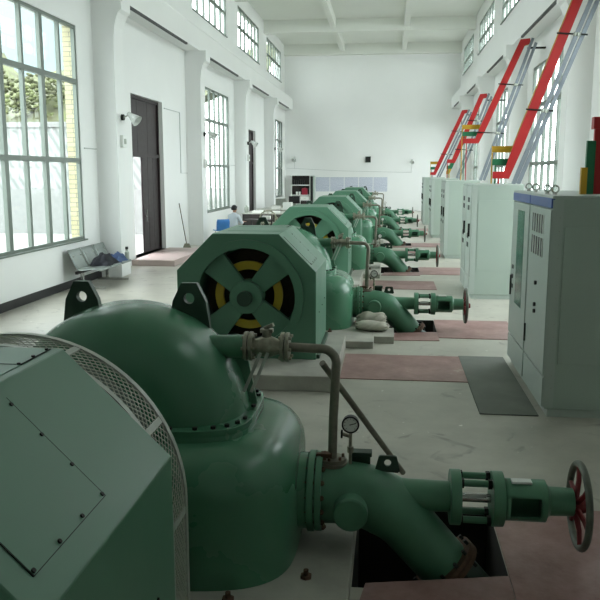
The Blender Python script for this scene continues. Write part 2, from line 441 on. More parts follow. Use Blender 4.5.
# doors: tall frame, planked panel above, two leaves below; the narrow leaf of the first stands open outwards
for k, (a, b) in enumerate(DOOR):
    o = bpy.data.objects.new('door_%d' % (k + 1), None); C.objects.link(o); o.location = (XL, a, .15); ORG[o.name] = V(o.location)
    tag(o, 'tall dark brown double door, ' + ('narrow leaf standing open' if k == 0 else 'far along the wall beyond the desk'), None, None, 'structure')
    x0, x1 = XL - .26, XL - .12
    f = MB()
    f.box(x0, x1, a, a + .07, .15, 4.45); f.box(x0, x1, b - .07, b, .15, 4.45); f.box(x0, x1, a, b, 4.37, 4.45); f.box(x0, x1, a, b, 2.84, 2.94)
    f.build('door_frame', M['doorwood'], o, smooth=False)
    def planks(y0, y1, z0, z1, nm, n_):
        p = MB()
        for i in range(n_):
            u = y0 + (y1 - y0) * i / n_
            p.box(XL - .22, XL - .17, u + .008, u + (y1 - y0) / n_ - .008, z0, z1)
        p.box(XL - .21, XL - .18, y0, y1, z0, z1)
        return p.build(nm, M['doorwood'], o, smooth=False)
    planks(a + .07, b - .07, 2.94, 4.37, 'transom_panel', 3)
    lf = planks(a + (1.3 if k == 0 else .95), b - .07, .17, 2.84, 'door_leaf', 3)
    h = MB(); h.cyl((XL - .17, a + 1.4, 1.2), (XL - .1, a + 1.4, 1.2), .02); h.bar((XL - .11, a + 1.4, 1.05), (XL - .11, a + 1.4, 1.4), .03, .03, (1, 0, 0))
    h.build('door_handle', M['chrome'], lf)
    if k == 0:
        p = MB(); p.box(XL - 1.05, XL - .2, a + .08, a + .13, .17, 2.84); p.build('door_leaf', M['doorwood'], o, smooth=False)
    else: planks(a + .07, a + .95, .17, 2.84, 'door_leaf', 1)
    L = bpy.data.lights.new('door_daylight', 'AREA'); L.shape = 'RECTANGLE'; L.size = 2.7; L.size_y = .9; L.cycles.is_portal = True
    if k == 0:
        lo = bpy.data.objects.new('door_daylight', L); C.objects.link(lo); lo.location = (XL - .28, a + .5, 1.5); lo.rotation_euler = (0, -PI / 2, 0)
    structure('trim_%d' % (60 + k), MB().box(XL - .3, XL + 1.15, a - .35, b + .3, 0, .15), M['landing'], 'raised pinkish landing inside the ' + ('first' if k == 0 else 'second') + ' door', smooth=False)

# ------------------------------------------------------------------ outside
structure('yard_ground', MB().box(-90, XL - TH, -30, 120, -.3, -.05), M['yard'], 'pale concrete yard outside the windows', smooth=False)
structure('yard_ground', MB().box(XR + TH, 60, -30, 120, -.3, -.05), M['yard'], 'pale concrete yard beyond the cabinet wall', smooth=False)
t_ = MB(); t_.box(-45, -7.6, 30, 30.6, -.05, 1.75)
structure('wall_yard', t_, M['yardwall'], 'white yard wall outside the first window', smooth=False)
t_ = MB(); t_.prism([(-45, 30.05, 1.75), (-7.6, 30.05, 1.75), (-7.6, 30.6, 4.25), (-45, 30.6, 4.25)], (0, .4, 0)); 
structure('wall_terrace', t_, M['hatch'], 'grey hatched retaining wall above the white yard wall', smooth=False)
structure('wall_terrace_rail', MB().box(-45, -7.6, 30.5, 30.8, 4.25, 4.45), M['yardwall'], 'white coping rail on top of the retaining wall', smooth=False)
h = MB(); nx, ny = 60, 24; G = []
for j in range(ny + 1):
    row = []
    for i in range(nx + 1):
        X = -90 + 81 * i / nx; v = j / ny; Y = 31.2 + 50 * v
        Z = 4.1 + 9 * v ** .7 + 1.3 * math.sin(X * .41 + v * 7) + .9 * math.sin(X * .93 + v * 15) * min(1, v * 6) + random.uniform(-.5, .5) * min(1, v * 8)
        row.append(h.bm.verts.new((X, Y, max(4.05, Z) if j else 4.05)))
    G.append(row)
h.skin(G, False, False)
mt = MB(); rows = []
for j in range(9):
    rows.append([mt.bm.verts.new((-170 + 138 * i / 50, 95 + 60 * j / 8, max(0, 50 * (j / 8) ** .8 + (4 * math.sin(i * .5) + 3 * math.sin(i * 1.3 + j)) * j / 8))) for i in range(51)])
mt.skin(rows, False, False)
structure('mountain', mt, M['haze'], 'pale hazy mountain far beyond the green hillside')
hill = structure('hillside', h, M['foliage'], 'wooded green hillside behind the yard')
for k, (X, Y, Z, s) in enumerate([(-19, 33.5, 5.4, 2.2), (-15.2, 33, 5.0, 1.7), (-24, 34, 5.8, 2.5), (-29, 35, 6.3, 2.3), (-11.5, 33.6, 5.3, 1.5)]):
    t = thing('hillside_bush', (X, Y, Z - .5), ['tallest', 'second', 'broad', 'outermost', 'small'][k] + ' green bush on the hillside seen through the first window', 'bush', 'bushes on the hillside')
    c = MB()
    for i in range(520):
        d = V((random.gauss(0, 1), random.gauss(0, 1), random.gauss(0, 1))).normalized() * s * random.uniform(.45, 1)
        d.z *= .75
        r = s * random.uniform(.035, .08)
        c.ball((X + d.x, Y + d.y, Z + s * .3 + d.z), r, r, r * .7, 5, 4)
    c.build('foliage', M['foliage'], t)
    MB().cyl((X, Y, Z - .5), (X, Y, Z + .3), .1, .05, 8).build('trunk', M['trunk'], t)

# ------------------------------------------------------------------ machines
GX, GZ = -1.70, .93
ORD = ['first', 'second', 'third', 'fourth', 'fifth', 'sixth']
ROW = [' and closest to the viewer', ' of six', ' of six', ' of six', ' of six', ' and last, by the end wall']
def lab(i, txt): return txt.replace('#', ORD[i]) + ROW[i]
YF, YK = 1.75, 2.97
HW, CW, ZT, ZS, ZB = .40, .85, 1.70, 1.25, .18
OCT = [(GX - HW, ZT), (GX + HW, ZT), (GX + CW, ZS), (GX + CW, ZB), (GX - CW, ZB), (GX - CW, ZS)]

def ray_poly(t):
    dx, dz = math.cos(t), math.sin(t); best = None
    for (x0, z0), (x1, z1) in zip(OCT, OCT[1:] + OCT[:1]):
        ex, ez = x1 - x0, z1 - z0; den = dx * ez - dz * ex
        if abs(den) < 1e-9: continue
        r = ((x0 - GX) * ez - (z0 - GZ) * ex) / den; u = ((x0 - GX) * dz - (z0 - GZ) * dx) / den
        if r > 0 and -1e-6 <= u <= 1 + 1e-6 and (best is None or r < best): best = r
    return (GX + dx * best, GZ + dz * best)

def make_generator():
    t = thing('generator', (GX, YF, ZB), lab(0, 'green octagonal generator housing with screwed panels, #'), 'generator', 'green generators along the hall')
    m = MB()
    ang = sorted([2 * PI * i / 64 for i in range(64)] + [math.atan2(z - GZ, x - GX) % (2 * PI) for x, z in OCT])
    n_ = len(ang); ro = .60
    def ring(f): return [m.bm.verts.new(p) for p in (f(a) for a in ang)]
    def on(a, y): x, z = ray_poly(a); return (x, y, z)
    def ci(a, y, r): return (GX + r * math.cos(a), y, GZ + r * math.sin(a))
    rings = [ring(lambda a: ci(a, YF + .55, ro)), ring(lambda a: ci(a, YF, ro)), ring(lambda a: on(a, YF)), ring(lambda a: on(a, YK)), ring(lambda a: ci(a, YK, .15)), ]
    m.skin(rings, True)
    bmesh.ops.remove_doubles(m.bm, verts=m.bm.verts, dist=1e-4)
    m.build('housing', M['green'], t, bev=.006)
    # raised ring round the opening
    m = MB(); m.lathe([(.60, 0), (.70, 0), (.70, 1), (.60, 1)], (GX, YF - .03, GZ), (0, .03, 0), 64, False); m.build('opening_ring', M['green'], t)
    # end bearing bracket: four arms and a hub inside the opening
    m = MB()
    for a in (45, 135, 225, 315):
        c, s_ = math.cos(math.radians(a)), math.sin(math.radians(a))
        m.prism([(GX + c * .12 - s_ * .10, YF + .06, GZ + s_ * .12 + c * .10), (GX + c * .12 + s_ * .10, YF + .06, GZ + s_ * .12 - c * .10),
                 (GX + c * .60 + s_ * .17, YF + .06, GZ + s_ * .60 - c * .17), (GX + c * .60 - s_ * .17, YF + .06, GZ + s_ * .60 + c * .17)], (0, .08, 0))
    m.cyl((GX, YF - .02, GZ), (GX, YF + .2, GZ), .2, n=40)
    m.build('bearing_bracket', M['green'], t, bev=.006)
    m = MB(); m.lathe([(.32, 0), (.42, 0), (.42, 1), (.32, 1), (.32, 0)], (GX, YF + .16, GZ), (0, .05, 0), 48, False); m.build('exciter_ring', M['yellow'], t)
    m = MB(); m.lathe([(.3, 0), (.56, .1), (.56, 1), (.2, 1)], (GX, YF + .28, GZ), (0, .25, 0), 48); m.build('rotor', M['copper'], t)
    m = MB(); m.cyl((GX, YF - .12, GZ), (GX, YF - .02, GZ), .09, n=32); m.build('shaft_cap', M['darkgreen'], t, bev=.01)
    # access panel on the sloping flank, with its screws
    ux, uz = (CW - HW), (ZS - ZT); ln = math.hypot(ux, uz); ux, uz = ux / ln, uz / ln; nx_, nz_ = -uz, ux
    def sl(s_, y, off=0): return (GX + HW + ux * s_ + nx_ * off, y, ZT + uz * s_ + nz_ * off)
    def seam(mm, p, q, w=.006): mm.bar(p, q, w, .003, (nx_, 0, nz_))
    s1, y1, y0 = .537, 2.40, 1.86
    m = MB()
    m.prism([sl(.06, y0, .0005), sl(s1, y0, .0005), sl(s1, y1, .0005), sl(.06, y1, .0005)], V((nx_, 0, nz_)) * .0025)
    p1 = m.build('access_panel', M['green'], t, smooth=False)
    sm = MB()
    for a, b in ((sl(s1, y0, .002), sl(.06, y0, .002)),): seam(sm, a, b)
    for a, b in ((sl(.06, y1, .002), sl(s1, y1, .002)), (sl(s1, y1, .002), sl(s1, y0, .002))): seam(sm, a, b, .0025)
    sm.build('panel_seam', M['seam'], p1, smooth=False)
    pts = [(s1 - .012 - .145 * i, y1 - .012) for i in range(4)] + [(s1 - .012, y1 - .012 - (y1 - y0 - .024) * i / 3) for i in range(1, 4)]
    for s_, y in pts:
        m = MB(); m.cyl(sl(s_, y, 0), sl(s_, y, .009), .0075, n=8); m.build('screw', M['bolt'], p1)
    # top cover panel
    m = MB(); m.box(GX - HW + .1, GX + HW - .04, YF + .35, YK - .03, ZT + .0005, ZT + .003); p2 = m.build('top_panel', M['green'], t, smooth=False)
    sm = MB()
    for a, b in (((GX - HW + .1, YK - .29), (GX + HW - .04, YK - .29)), ((GX + HW - .04, YK - .29), (GX + HW - .04, YK - .03))):
        sm.bar((*a, ZT + .003), (*b, ZT + .003), .006, .003)
    sm.build('panel_seam', M['seam'], p2, smooth=False)
    for i in range(3):
        m = MB(); y = YK - .05 - i * .12; m.cyl((GX + HW - .048, y, ZT), (GX + HW - .048, y, ZT + .01), .0075, n=8); m.build('screw', M['bolt'], p2)
    # flank screws below
    for y, z in ((YK - .25, .75), (YK - .55, .72), (YK - .9, .7)):
        m = MB(); m.cyl((GX + CW, y, z), (GX + CW + .008, y, z), .007, n=8); m.build('screw', M['bolt'], t)
    m = MB(); m.box(GX - CW - .04, GX + CW + .04, YF + .05, YK - .05, ZB, ZB + .05); m.build('base_flange', M['darkgreen'], t, bev=.006)
    return t

def arch_pts(R, zlow=.1, n_=40):
    gx, gz = GX - .07, GZ - .12
    pts = [(gx + R, zlow + (gz - zlow) * i / 10) for i in range(10)]
    pts += [(gx + R * math.cos(PI * i / n_), gz + R * math.sin(PI * i / n_)) for i in range(n_ + 1)]
    pts += [(gx - R, gz - (gz - zlow) * i / 10) for i in range(1, 11)]
    return pts

def make_guard():
    t = thing('flywheel_guard', (GX, 3.36, .1), lab(0, 'arched grey wire-mesh guard behind the generator, #'), 'machine guard', 'mesh guards over the flywheels')
    R, ya, yb = .82, 3.27, 3.52
    for y in (ya, yb):
        m = MB(); P = arch_pts(R)
        rings = []
        for i, (x, z) in enumerate(P):
            a, b = P[max(i - 1, 0)], P[min(i + 1, len(P) - 1)]
            d = V((b[0] - a[0], 0, b[1] - a[1])).normalized(); nn = V((d.z, 0, -d.x))
            c = V((x, y, z))
            rings.append([m.bm.verts.new(c + nn * u + V((0, w_, 0))) for u, w_ in ((-.008, -.018), (.008, -.018), (.008, .018), (-.008, .018))])
        m.skin(rings, True); m.build('guard_rim', M['galv'], t, smooth=False)
    # lattice of crossing wires
    m = MB(); P = arch_pts(R, n_=40); cum = [0]
    for a, b in zip(P, P[1:]): cum.append(cum[-1] + math.hypot(b[0] - a[0], b[1] - a[1]))
    tot = cum[-1]
    def at_s(s_):
        s_ = min(max(s_, 0), tot - 1e-6); k = 0
        while cum[k + 1] < s_: k += 1
        u = (s_ - cum[k]) / (cum[k + 1] - cum[k]); return P[k][0] + (P[k + 1][0] - P[k][0]) * u, P[k][1] + (P[k + 1][1] - P[k][1]) * u
    step = .042; kk = int(tot / step); wd = yb - ya
    for i in range(-6, kk + 1):
        for sg in (1, -1):
            pts = []
            for j in range(5):
                s_ = i * step + (wd * j / 4)
                if 0 <= s_ <= tot:
                    x, z = at_s(s_); pts.append((x, (ya if sg > 0 else yb) + sg * wd * j / 4, z))
            if len(pts) > 1: m.tube(pts, .0032, 4, False)
    m.build('guard_mesh', M['wire'], t)
    for s_ in (.55, 1.02, 1.55, 2.05, 2.6, 3.1):
        x, z = at_s(s_ * tot / 3.9 + .1); x2, z2 = at_s(s_ * tot / 3.9 + .14)
        d = V((x2 - x, 0, z2 - z)).normalized()
        m = MB(); m.bar((x, ya, z), (x, yb, z), .034, .012, (d.z, 0, -d.x)); m.build('guard_tie', M['galv'], t)
    for sx in (-1, 1):
        m = MB(); m.box(GX - .07 + sx * R - .03, GX - .07 + sx * R + .03, ya - .02, yb + .02, .1, .125); m.build('guard_foot', M['galv'], t)
    return t

def make_flywheel():
    t = thing('flywheel', (GX, 3.36, GZ - .62), lab(0, 'dark green flywheel inside the mesh guard, #'), 'flywheel', 'flywheels under the mesh guards')
    m = MB(); m.lathe([(.14, 0), (.14, .3), (.52, .3), (.54, 0), (.62, 0), (.62, 1), (.54, 1), (.52, .7), (.14, .7), (.14, 1)], (GX, 3.28, GZ), (0, .2, 0), 64)
    m.build('wheel', M['darkgreen'], t)
    m = MB(); m.cyl((GX, 2.985, GZ), (GX, 3.9, GZ), .085, n=24); m.build('shaft', M['steel'], t)
    return t

TX, TY = -1.63, 4.63
def superell(a, b, p, n_):
    out = []
    for i in range(n_):
        t = 2 * PI * i / n_; c, s_ = math.cos(t), math.sin(t)
        out.append((a * math.copysign(abs(c) ** (2 / p), c), b * math.copysign(abs(s_) ** (2 / p), s_)))
    return out

def make_turbine():
    t = thing('turbine', (TX, TY, .1), lab(0, 'glossy green turbine casing with a domed top, #'), 'turbine', 'green turbines along the hall')
    m = MB(); prof = [(0, .10), (0, .40), (0, .62)]
    r = .26
    prof += [(r * (1 - math.cos(a)), .62 + r * math.sin(a)) for a in (.25, .5, .75, 1.0, 1.25, 1.45, PI / 2)]
    rings = [[m.bm.verts.new((TX + x, TY + y, z)) for x, y in superell(1.10 - d, .765 - d, 4.2, 72)] for d, z in prof]
    m.skin(rings, True); body = m.build('casing', M['gloss'], t)
    m = MB()
    for d, z in ():
        pass
    rings = [[m.bm.verts.new((TX + x, TY + y, z)) for x, y in superell(a, .53, 4.2, 72)] for a, z in ((.83, .87), (.83, .905), (.825, .91), (.83, .915), (.83, .95))]
    m.skin(rings, True); fl = m.build('hood_flange', M['gloss'], t, bev=.006)
    for i in range(28):
        x, y = superell(.797, .50, 4.2, 28)[i]
        m = MB(); m.cyl((TX + x, TY + y, .95), (TX + x, TY + y, .966), .016, n=6); m.build('flange_bolt', M['bolt'], fl)
    # hood: half drum with rounded ends
    m = MB(); rings = []; NV, NT = 26, 40; R, L2, p = .77, .49, 3.0; zc = .84
    for j in range(NV + 1):
        w_ = -PI / 2 + PI * j / NV
        yy = math.copysign(abs(math.sin(w_)) ** (2 / p), math.sin(w_)) * L2; rr = max(abs(math.cos(w_)) ** (2 / p), .002) * R
        ring = []
        for i in range(NT + 1):
            a = -.1 * PI + 1.2 * PI * i / NT
            ring.append(m.bm.verts.new((TX + rr * math.cos(a) * 1.0, TY + yy, max(zc + rr * math.sin(a), .80))))
        rings.append(ring)
    m.skin(rings, False, False); m.build('hood', M['gloss'], t)
    for sx in (-1, 1):
        m = MB(); c = TX + sx * .36; y = TY + .12
        pts = [(c - .14, y, 1.38), (c + .14, y, 1.38), (c + .11, y, 1.60), (c + .05, y, 1.72), (c - .05, y, 1.72), (c - .11, y, 1.60)]
        # plate with an eye
        out = []; n_ = 40; hc = V((c, y, 1.62))
        ang = sorted([2 * PI * i / n_ for i in range(n_)])
        def edge(a):
            best = None; dx, dz = math.cos(a), math.sin(a)
            for A, B in zip(pts, pts[1:] + pts[:1]):
                ex, ez = B[0] - A[0], B[2] - A[2]; den = dx * ez - dz * ex
                if abs(den) < 1e-9: continue
                rr = ((A[0] - hc.x) * ez - (A[2] - hc.z) * ex) / den; u = ((A[0] - hc.x) * dz - (A[2] - hc.z) * dx) / den
                if rr > 0 and -1e-6 <= u <= 1 + 1e-6 and (best is None or rr < best): best = rr
            return (hc.x + dx * best, hc.z + dz * best)
        ri = []
        for y_ in (y, y + .05):
            ri.append([m.bm.verts.new((hc.x + .035 * math.cos(a), y_, hc.z + .035 * math.sin(a))) for a in ang])
            ri.append([m.bm.verts.new((edge(a)[0], y_, edge(a)[1])) for a in ang])
        m.skin([ri[1], ri[0], ri[2], ri[3], ri[1]], False)
        m.build('lifting_lug', M['darkgreen'], t)
    m = MB(); m.cyl((TX + .98, TY, .41), (TX + 1.155, TY, .41), .24, n=40); m.build('outlet_neck', M['gloss'], t, bev=.01)
    for x, y in ((-.84, 3.81), (-.44, 4.10), (-2.3, 3.81), (-.44, 5.2)):
        m = MB(); m.cyl((x, y, .1), (x, y, .118), .035, n=6); m.cyl((x, y, .118), (x, y, .15), .015, n=10); m.build('anchor_bolt', M['rust'], t)
    m = MB(); m.prism([(TX + .62, TY + .1, .95), (TX + .80, TY + .1, .95), (TX + .74, TY + .1, 1.26), (TX + .62, TY + .1, 1.30)], (0, .03, 0)); m.build('gusset', M['green'], t)
    return t

NZ = .41
def make_nozzle():
    t = thing('nozzle_pipe', (-.45, TY, NZ - .27), lab(0, 'bent green inlet pipe with a red-spoked handwheel, #'), 'pipe', 'bent inlet pipes of the turbines')
    def disc(nm, x0, x1, r, mm, n_=40, par=t): 
        q = MB(); q.cyl((x0, TY, NZ), (x1, TY, NZ), r, n=n_); return q.build(nm, mm, par, bev=.004)
    f1 = disc('pipe_flange', -.475, -.432, .255, M['pipegreen']); f2 = disc('pipe_flange', -.426, -.385, .25, M['pipegreen'])
    for i in range(16):
        a = 2 * PI * (i + .5) / 16; y, z = TY + .23 * math.cos(a), NZ + .23 * math.sin(a)
        q = MB(); q.cyl((-.495, y, z), (-.365, y, z), .010, n=8); q.cyl((-.385, y, z), (-.37, y, z), .016, n=6); q.build('flange_bolt', M['rust'], f2)
    # bend: horizontal run, then down into the pit
    pts = [(-.40, TY, NZ), (-.34, TY, NZ), (-.27, TY, NZ)]; R = .52; x0 = -.25
    for i in range(1, 15):
        a = math.radians(48) * i / 14; pts.append((x0 + R * math.sin(a), TY - .02 * i / 14, NZ - R * (1 - math.cos(a))))
    d = V((math.cos(math.radians(48)), 0, -math.sin(math.radians(48)))); e = V(pts[-1])
    pts += [tuple(e + d * .14), tuple(e + d * .36)]
    m = MB(); m.tube(pts, [.2] * 12 + [.2 - .004 * k for k in range(1, len(pts) - 11)], 40); m.build('bend', M['pipegreen'], t)
    e2 = e + d * .36
    m = MB(); m.cyl(e2, e2 + d * .03, .225, n=40); m.cyl(e2 + d * .035, e2 + d * .065, .225, n=40); fp = m.build('pit_flange', M['rust'], t)
    for i in range(12):
        a = 2 * PI * i / 12; _, A, B = MB().frame_axes(d); c = e2 + (A * math.cos(a) + B * math.sin(a)) * .205
        q = MB(); q.cyl(c - d * .03, c + d * .10, .012, n=8); q.build('flange_bolt', M['bolt'], fp)
    m = MB(); m.cyl(e2 + d * .06, e2 + d * .3, .165, n=32); m.cyl(e2 + d * .2, e2 + d * .2 + V((0, 0, -.9)), .15, n=32); m.build('penstock', M['darkgreen'], t)
    # blind port facing the aisle
    m = MB(); m.cyl((-.20, TY - .12, NZ - .03), (-.20, TY - .29, NZ - .03), .105, n=32); m.build('inspection_port', M['pipegreen'], t, bev=.012)
    # spear rod housing running out to the handwheel
    m = MB(); m.lathe([(.12, 0), (.10, .5), (.095, 1)], (-.12, TY, NZ), (.54, 0, 0), 32); m.build('rod_tube', M['pipegreen'], t)
    g1 = disc('yoke_flange', .41, .475, .172, M['pipegreen']); g2 = disc('yoke_flange', .665, .735, .17, M['pipegreen'])
    for i, a in enumerate((62, 118, 242, 298)):
        a = math.radians(a); y, z = TY + .135 * math.cos(a), NZ + .135 * math.sin(a)
        q = MB(); q.cyl((.44, y, z), (.69, y, z), .022, n=12); q.build('tie_rod', M['pipegreen'], t)
        for g, x in ((g1, .478), (g2, .648)):
            q = MB(); q.cyl((x - .012, y, z), (x + .012, y, z), .032, n=6); q.build('nut', M['bolt'], g)
    m = MB(); m.cyl((.44, TY, NZ), (.70, TY, NZ), .028, n=16); m.build('spear_rod', M['chrome'], t)
    m = MB(); m.box(.50, .63, TY - .05, TY - .045, NZ + .02, NZ + .045); m.build('scale_plate', M['white'], t)
    # open yoke housing: tube with a window cut in its near side
    m = MB(); NA = 40; ri = []
    keep = lambda a: not (math.radians(150) < a < math.radians(212))
    for xk in (.735, .77, .95, .99):
        ri.append(([(xk, TY + .13 * math.cos(2 * PI * i / NA), NZ + .13 * math.sin(2 * PI * i / NA)) for i in range(NA)]))
    vo = [[m.bm.verts.new(p) for p in r] for r in ri]
    for k in range(3):
        for i in range(NA):
            a = 2 * PI * (i + .5) / NA
            if k == 1 and not keep(a): continue
            j = (i + 1) % NA; m.bm.faces.new([vo[k][i], vo[k][j], vo[k + 1][j], vo[k + 1][i]])
    m.bm.faces.new(vo[3])
    yk = m.build('yoke', M['pipegreen'], t); sd = yk.modifiers.new('wall', 'SOLIDIFY'); sd.thickness = .014
    m = MB(); m.box(.78, .90, TY - .06, TY + .0, NZ + .126, NZ + .14); m.build('name_plate', M['white'], t)
    m = MB(); m.lathe([(.12, 0), (.09, .15), (.085, 1)], (.99, TY, NZ), (.17, 0, 0), 32); m.build('nut_housing', M['pipegreen'], t, bev=.004)
    # handwheel
    wx, wr = 1.20, .255
    m = MB(); m.torus((wx, TY, NZ - .02), (1, 0, 0), wr, .022, 56, 12); wh = m.build('handwheel', M['wheelrim'], t)
    m = MB(); m.lathe([(.05, 0), (.055, .3), (.035, 1)], (wx - .04, TY, NZ - .02), (.11, 0, 0), 20); m.build('hub', M['wheelred'], wh)
    for i in range(6):
        a = 2 * PI * (i + .25) / 6
        q = MB(); q.tube([(wx - .02, TY + .04 * math.cos(a), NZ - .02 + .04 * math.sin(a)), (wx + .0, TY + .15 * math.cos(a), NZ - .02 + .15 * math.sin(a)), (wx, TY + wr * math.cos(a), NZ - .02 + wr * math.sin(a))], [.02, .016, .014], 8)
        q.build('spoke', M['wheelred'], wh)
    # lugs and the mounting collar on top
    m = MB(); m.box(-.21, -.09, TY + .02, TY + .07, NZ + .17, NZ + .255); m.box(-.22, -.08, TY + .0, TY + .08, NZ + .235, NZ + .262); m.build('lever_block', M['darkgreen'], t, bev=.004)
    # lifting lug: plate with an eye, facing the viewer's end of the hall
    m = MB(); hc = (.02, NZ + .215); P = [(-.06, NZ + .16), (.10, NZ + .15), (.075, NZ + .26), (-.035, NZ + .26)]; ri = []
    def lug_edge(a):
        best = 1e9; dx, dz = math.cos(a), math.sin(a)
        for A, B in zip(P, P[1:] + P[:1]):
            ex, ez = B[0] - A[0], B[1] - A[1]; den = dx * ez - dz * ex
            if abs(den) < 1e-9: continue
            rr = ((A[0] - hc[0]) * ez - (A[1] - hc[1]) * ex) / den; u = ((A[0] - hc[0]) * dz - (A[1] - hc[1]) * dx) / den
            if rr > 0 and -1e-6 <= u <= 1 + 1e-6: best = min(best, rr)
        return hc[0] + dx * best, hc[1] + dz * best
    for y_ in (TY - .03, TY - .012):
        A = [2 * PI * k / 32 for k in range(32)]
        ri.append([m.bm.verts.new((hc[0] + .022 * math.cos(a), y_, hc[1] + .022 * math.sin(a))) for a in A]); ri.append([m.bm.verts.new((lug_edge(a)[0], y_, lug_edge(a)[1])) for a in A])
    m.skin([ri[1], ri[0], ri[2], ri[3], ri[1]], False); m.build('lifting_lug', M['darkgreen'], t)
    m = MB(); m.box(-.40, -.33, TY - .05, TY + .0, NZ + .235, NZ + .265); m.box(-.43, -.40, TY - .04, TY - .01, NZ + .24, NZ + .26); m.build('clamp', M['rust'], t, bev=.003)
    return t

def make_bypass():
    t = thing('bypass_pipe', (-.31, TY, NZ + .2), lab(0, 'thin grey bypass pipe with flanged valve, #'), 'pipe', 'bypass pipes of the turbines')
    zp = 1.345
    m = MB(); m.cyl((-1.12, TY, zp - .01), (-.87, TY, zp), .072, n=28); m.build('green_stub', M['pipegreen'], t)
    for x in (-.885, -.855, -.655, -.625):
        q = MB(); q.cyl((x, TY, zp), (x + .022, TY, zp), .092, n=28); fl = q.build('valve_flange', M['brass'], t, bev=.003)
        for i in range(6):
            a = 2 * PI * i / 6; q = MB(); q.cyl((x - .012, TY + .074 * math.cos(a), zp + .074 * math.sin(a)), (x + .04, TY + .074 * math.cos(a), zp + .074 * math.sin(a)), .011, n=6); q.build('flange_bolt', M['brass'], fl)
    m = MB(); m.lathe([(.05, 0), (.05, .15), (.068, .4), (.068, .6), (.05, .85), (.05, 1)], (-.835, TY, zp), (.185, 0, 0), 24); m.cyl((-.745, TY, zp), (-.745, TY, zp + .11), .03, n=16); vb = m.build('valve_body', M['brass'], t)
    m = MB(); m.box(-.785, -.705, TY - .025, TY + .025, zp + .09, zp + .115); m.bar((-.76, TY, zp + .115), (-.70, TY - .02, zp + .145), .025, .025); m.build('valve_gland', M['brass'], vb, bev=.004)
    for x in (-.77, -.725):
        q = MB(); q.bar((x, TY - .09, zp - .02), (x - .10, TY - .13, zp - .26), .02, .008, (0, 1, 0)); q.build('handle_bar', M['galv'], vb)
    m = MB(); pts = [(-.605, TY, zp), (-.43, TY, zp - .005)]; r = .09; cx, cz = -.40, zp - .005 - r
    pts += [(cx + r * math.sin(a), TY, cz + r * math.cos(a)) for a in [PI / 2 * i / 8 for i in range(9)]]
    pts += [(-.325, TY, .9), (-.33, TY, NZ + .22)]
    m.tube(pts, .029, 14); m.build('riser', M['steel'], t)
    m = MB(); m.cyl((-.33, TY, NZ + .185), (-.33, TY, NZ + .205), .10, n=24); m.cyl((-.33, TY, NZ + .207), (-.33, TY, NZ + .225), .085, n=24); fl = m.build('foot_flange', M['steel'], t)
    for i in range(6):
        a = 2 * PI * i / 6 + .3; q = MB(); x, y = -.33 + .07 * math.cos(a), TY + .07 * math.sin(a); q.cyl((x, y, NZ + .2), (x, y, NZ + .245), .01, n=6); q.build('flange_bolt', M['rust'], fl)
    return t

def make_gauge():
    gx, gy, gz = -.215, TY - .02, .87
    t = thing('pressure_gauge', (gx, gy, NZ + .2), lab(0, 'small black-rimmed pressure gauge on the bent inlet pipe, #'), 'gauge', 'pressure gauges on the inlet pipes')
    m = MB(); m.cyl((gx, gy, NZ + .19), (gx, gy, gz - .04), .011, n=12); m.cyl((gx, gy, NZ + .27), (gx, gy, NZ + .31), .02, n=8); m.build('stem', M['brass'], t)
    m = MB(); m.cyl((gx, gy + .02, gz), (gx, gy - .022, gz), .052, n=32); m.lathe([(.045, 0), (.055, 0), (.055, 1), (.045, 1)], (gx, gy - .022, gz), (0, -.008, 0), 32, False); m.build('case', M['black'], t)
    m = MB(); m.cyl((gx, gy - .022, gz), (gx, gy - .025, gz), .046, n=32); dl = m.build('dial', M['white'], t)
    m = MB(); m.bar((gx - .006, gy - .027, gz - .002), (gx + .034, gy - .027, gz + .01), .002, .005, (0, 0, 1))
    for i in range(9):
        a = math.radians(225 - 270 * i / 8); m.bar((gx + .034 * math.cos(a), gy - .0265, gz + .034 * math.sin(a)), (gx + .042 * math.cos(a), gy - .0265, gz + .042 * math.sin(a)), .002, .003, (0, 1, 0))
    m.build('needle', M['black'], dl)
    m = MB(); m.cyl((gx, gy, gz - .085), (gx - .05, gy, gz - .07), .012, n=10); m.build('cock', M['brass'], t)
    m = MB()
    for a in range(4):
        c, s_ = math.cos(PI / 4 + a * PI / 2), math.sin(PI / 4 + a * PI / 2); m.bar((gx - .055, gy, gz - .07), (gx - .055 , gy + .026 * c, gz - .07 + .026 * s_), .012, .012)
    m.build('cock_handle', M['bolt'], t)
    return t

makers = [(make_generator, 'green octagonal generator housing with screwed panels, #'), (make_guard, 'arched grey wire-mesh guard behind the generator, #'),
          (make_flywheel, 'dark green flywheel inside the mesh guard, #'), (make_turbine, 'glossy green turbine casing with a domed top, #'),
          (make_nozzle, 'bent green inlet pipe with a red-spoked handwheel, #'), (make_bypass, 'thin grey bypass pipe with flanged valve, #'),
          (make_gauge, 'small black-rimmed pressure gauge on the bent inlet pipe, #')]
for fn, txt in makers:
    proto = fn()
    for i in range(1, 6): dup(proto, (0, UNIT[i], 0), lab(i, txt))
    if fn in (make_generator, make_guard): proto.location.x -= .035
    if fn is make_generator:
        for o in C.objects:
            if o.name.startswith('generator.'): o.scale.y = 1.22          # these housings are deeper than the first

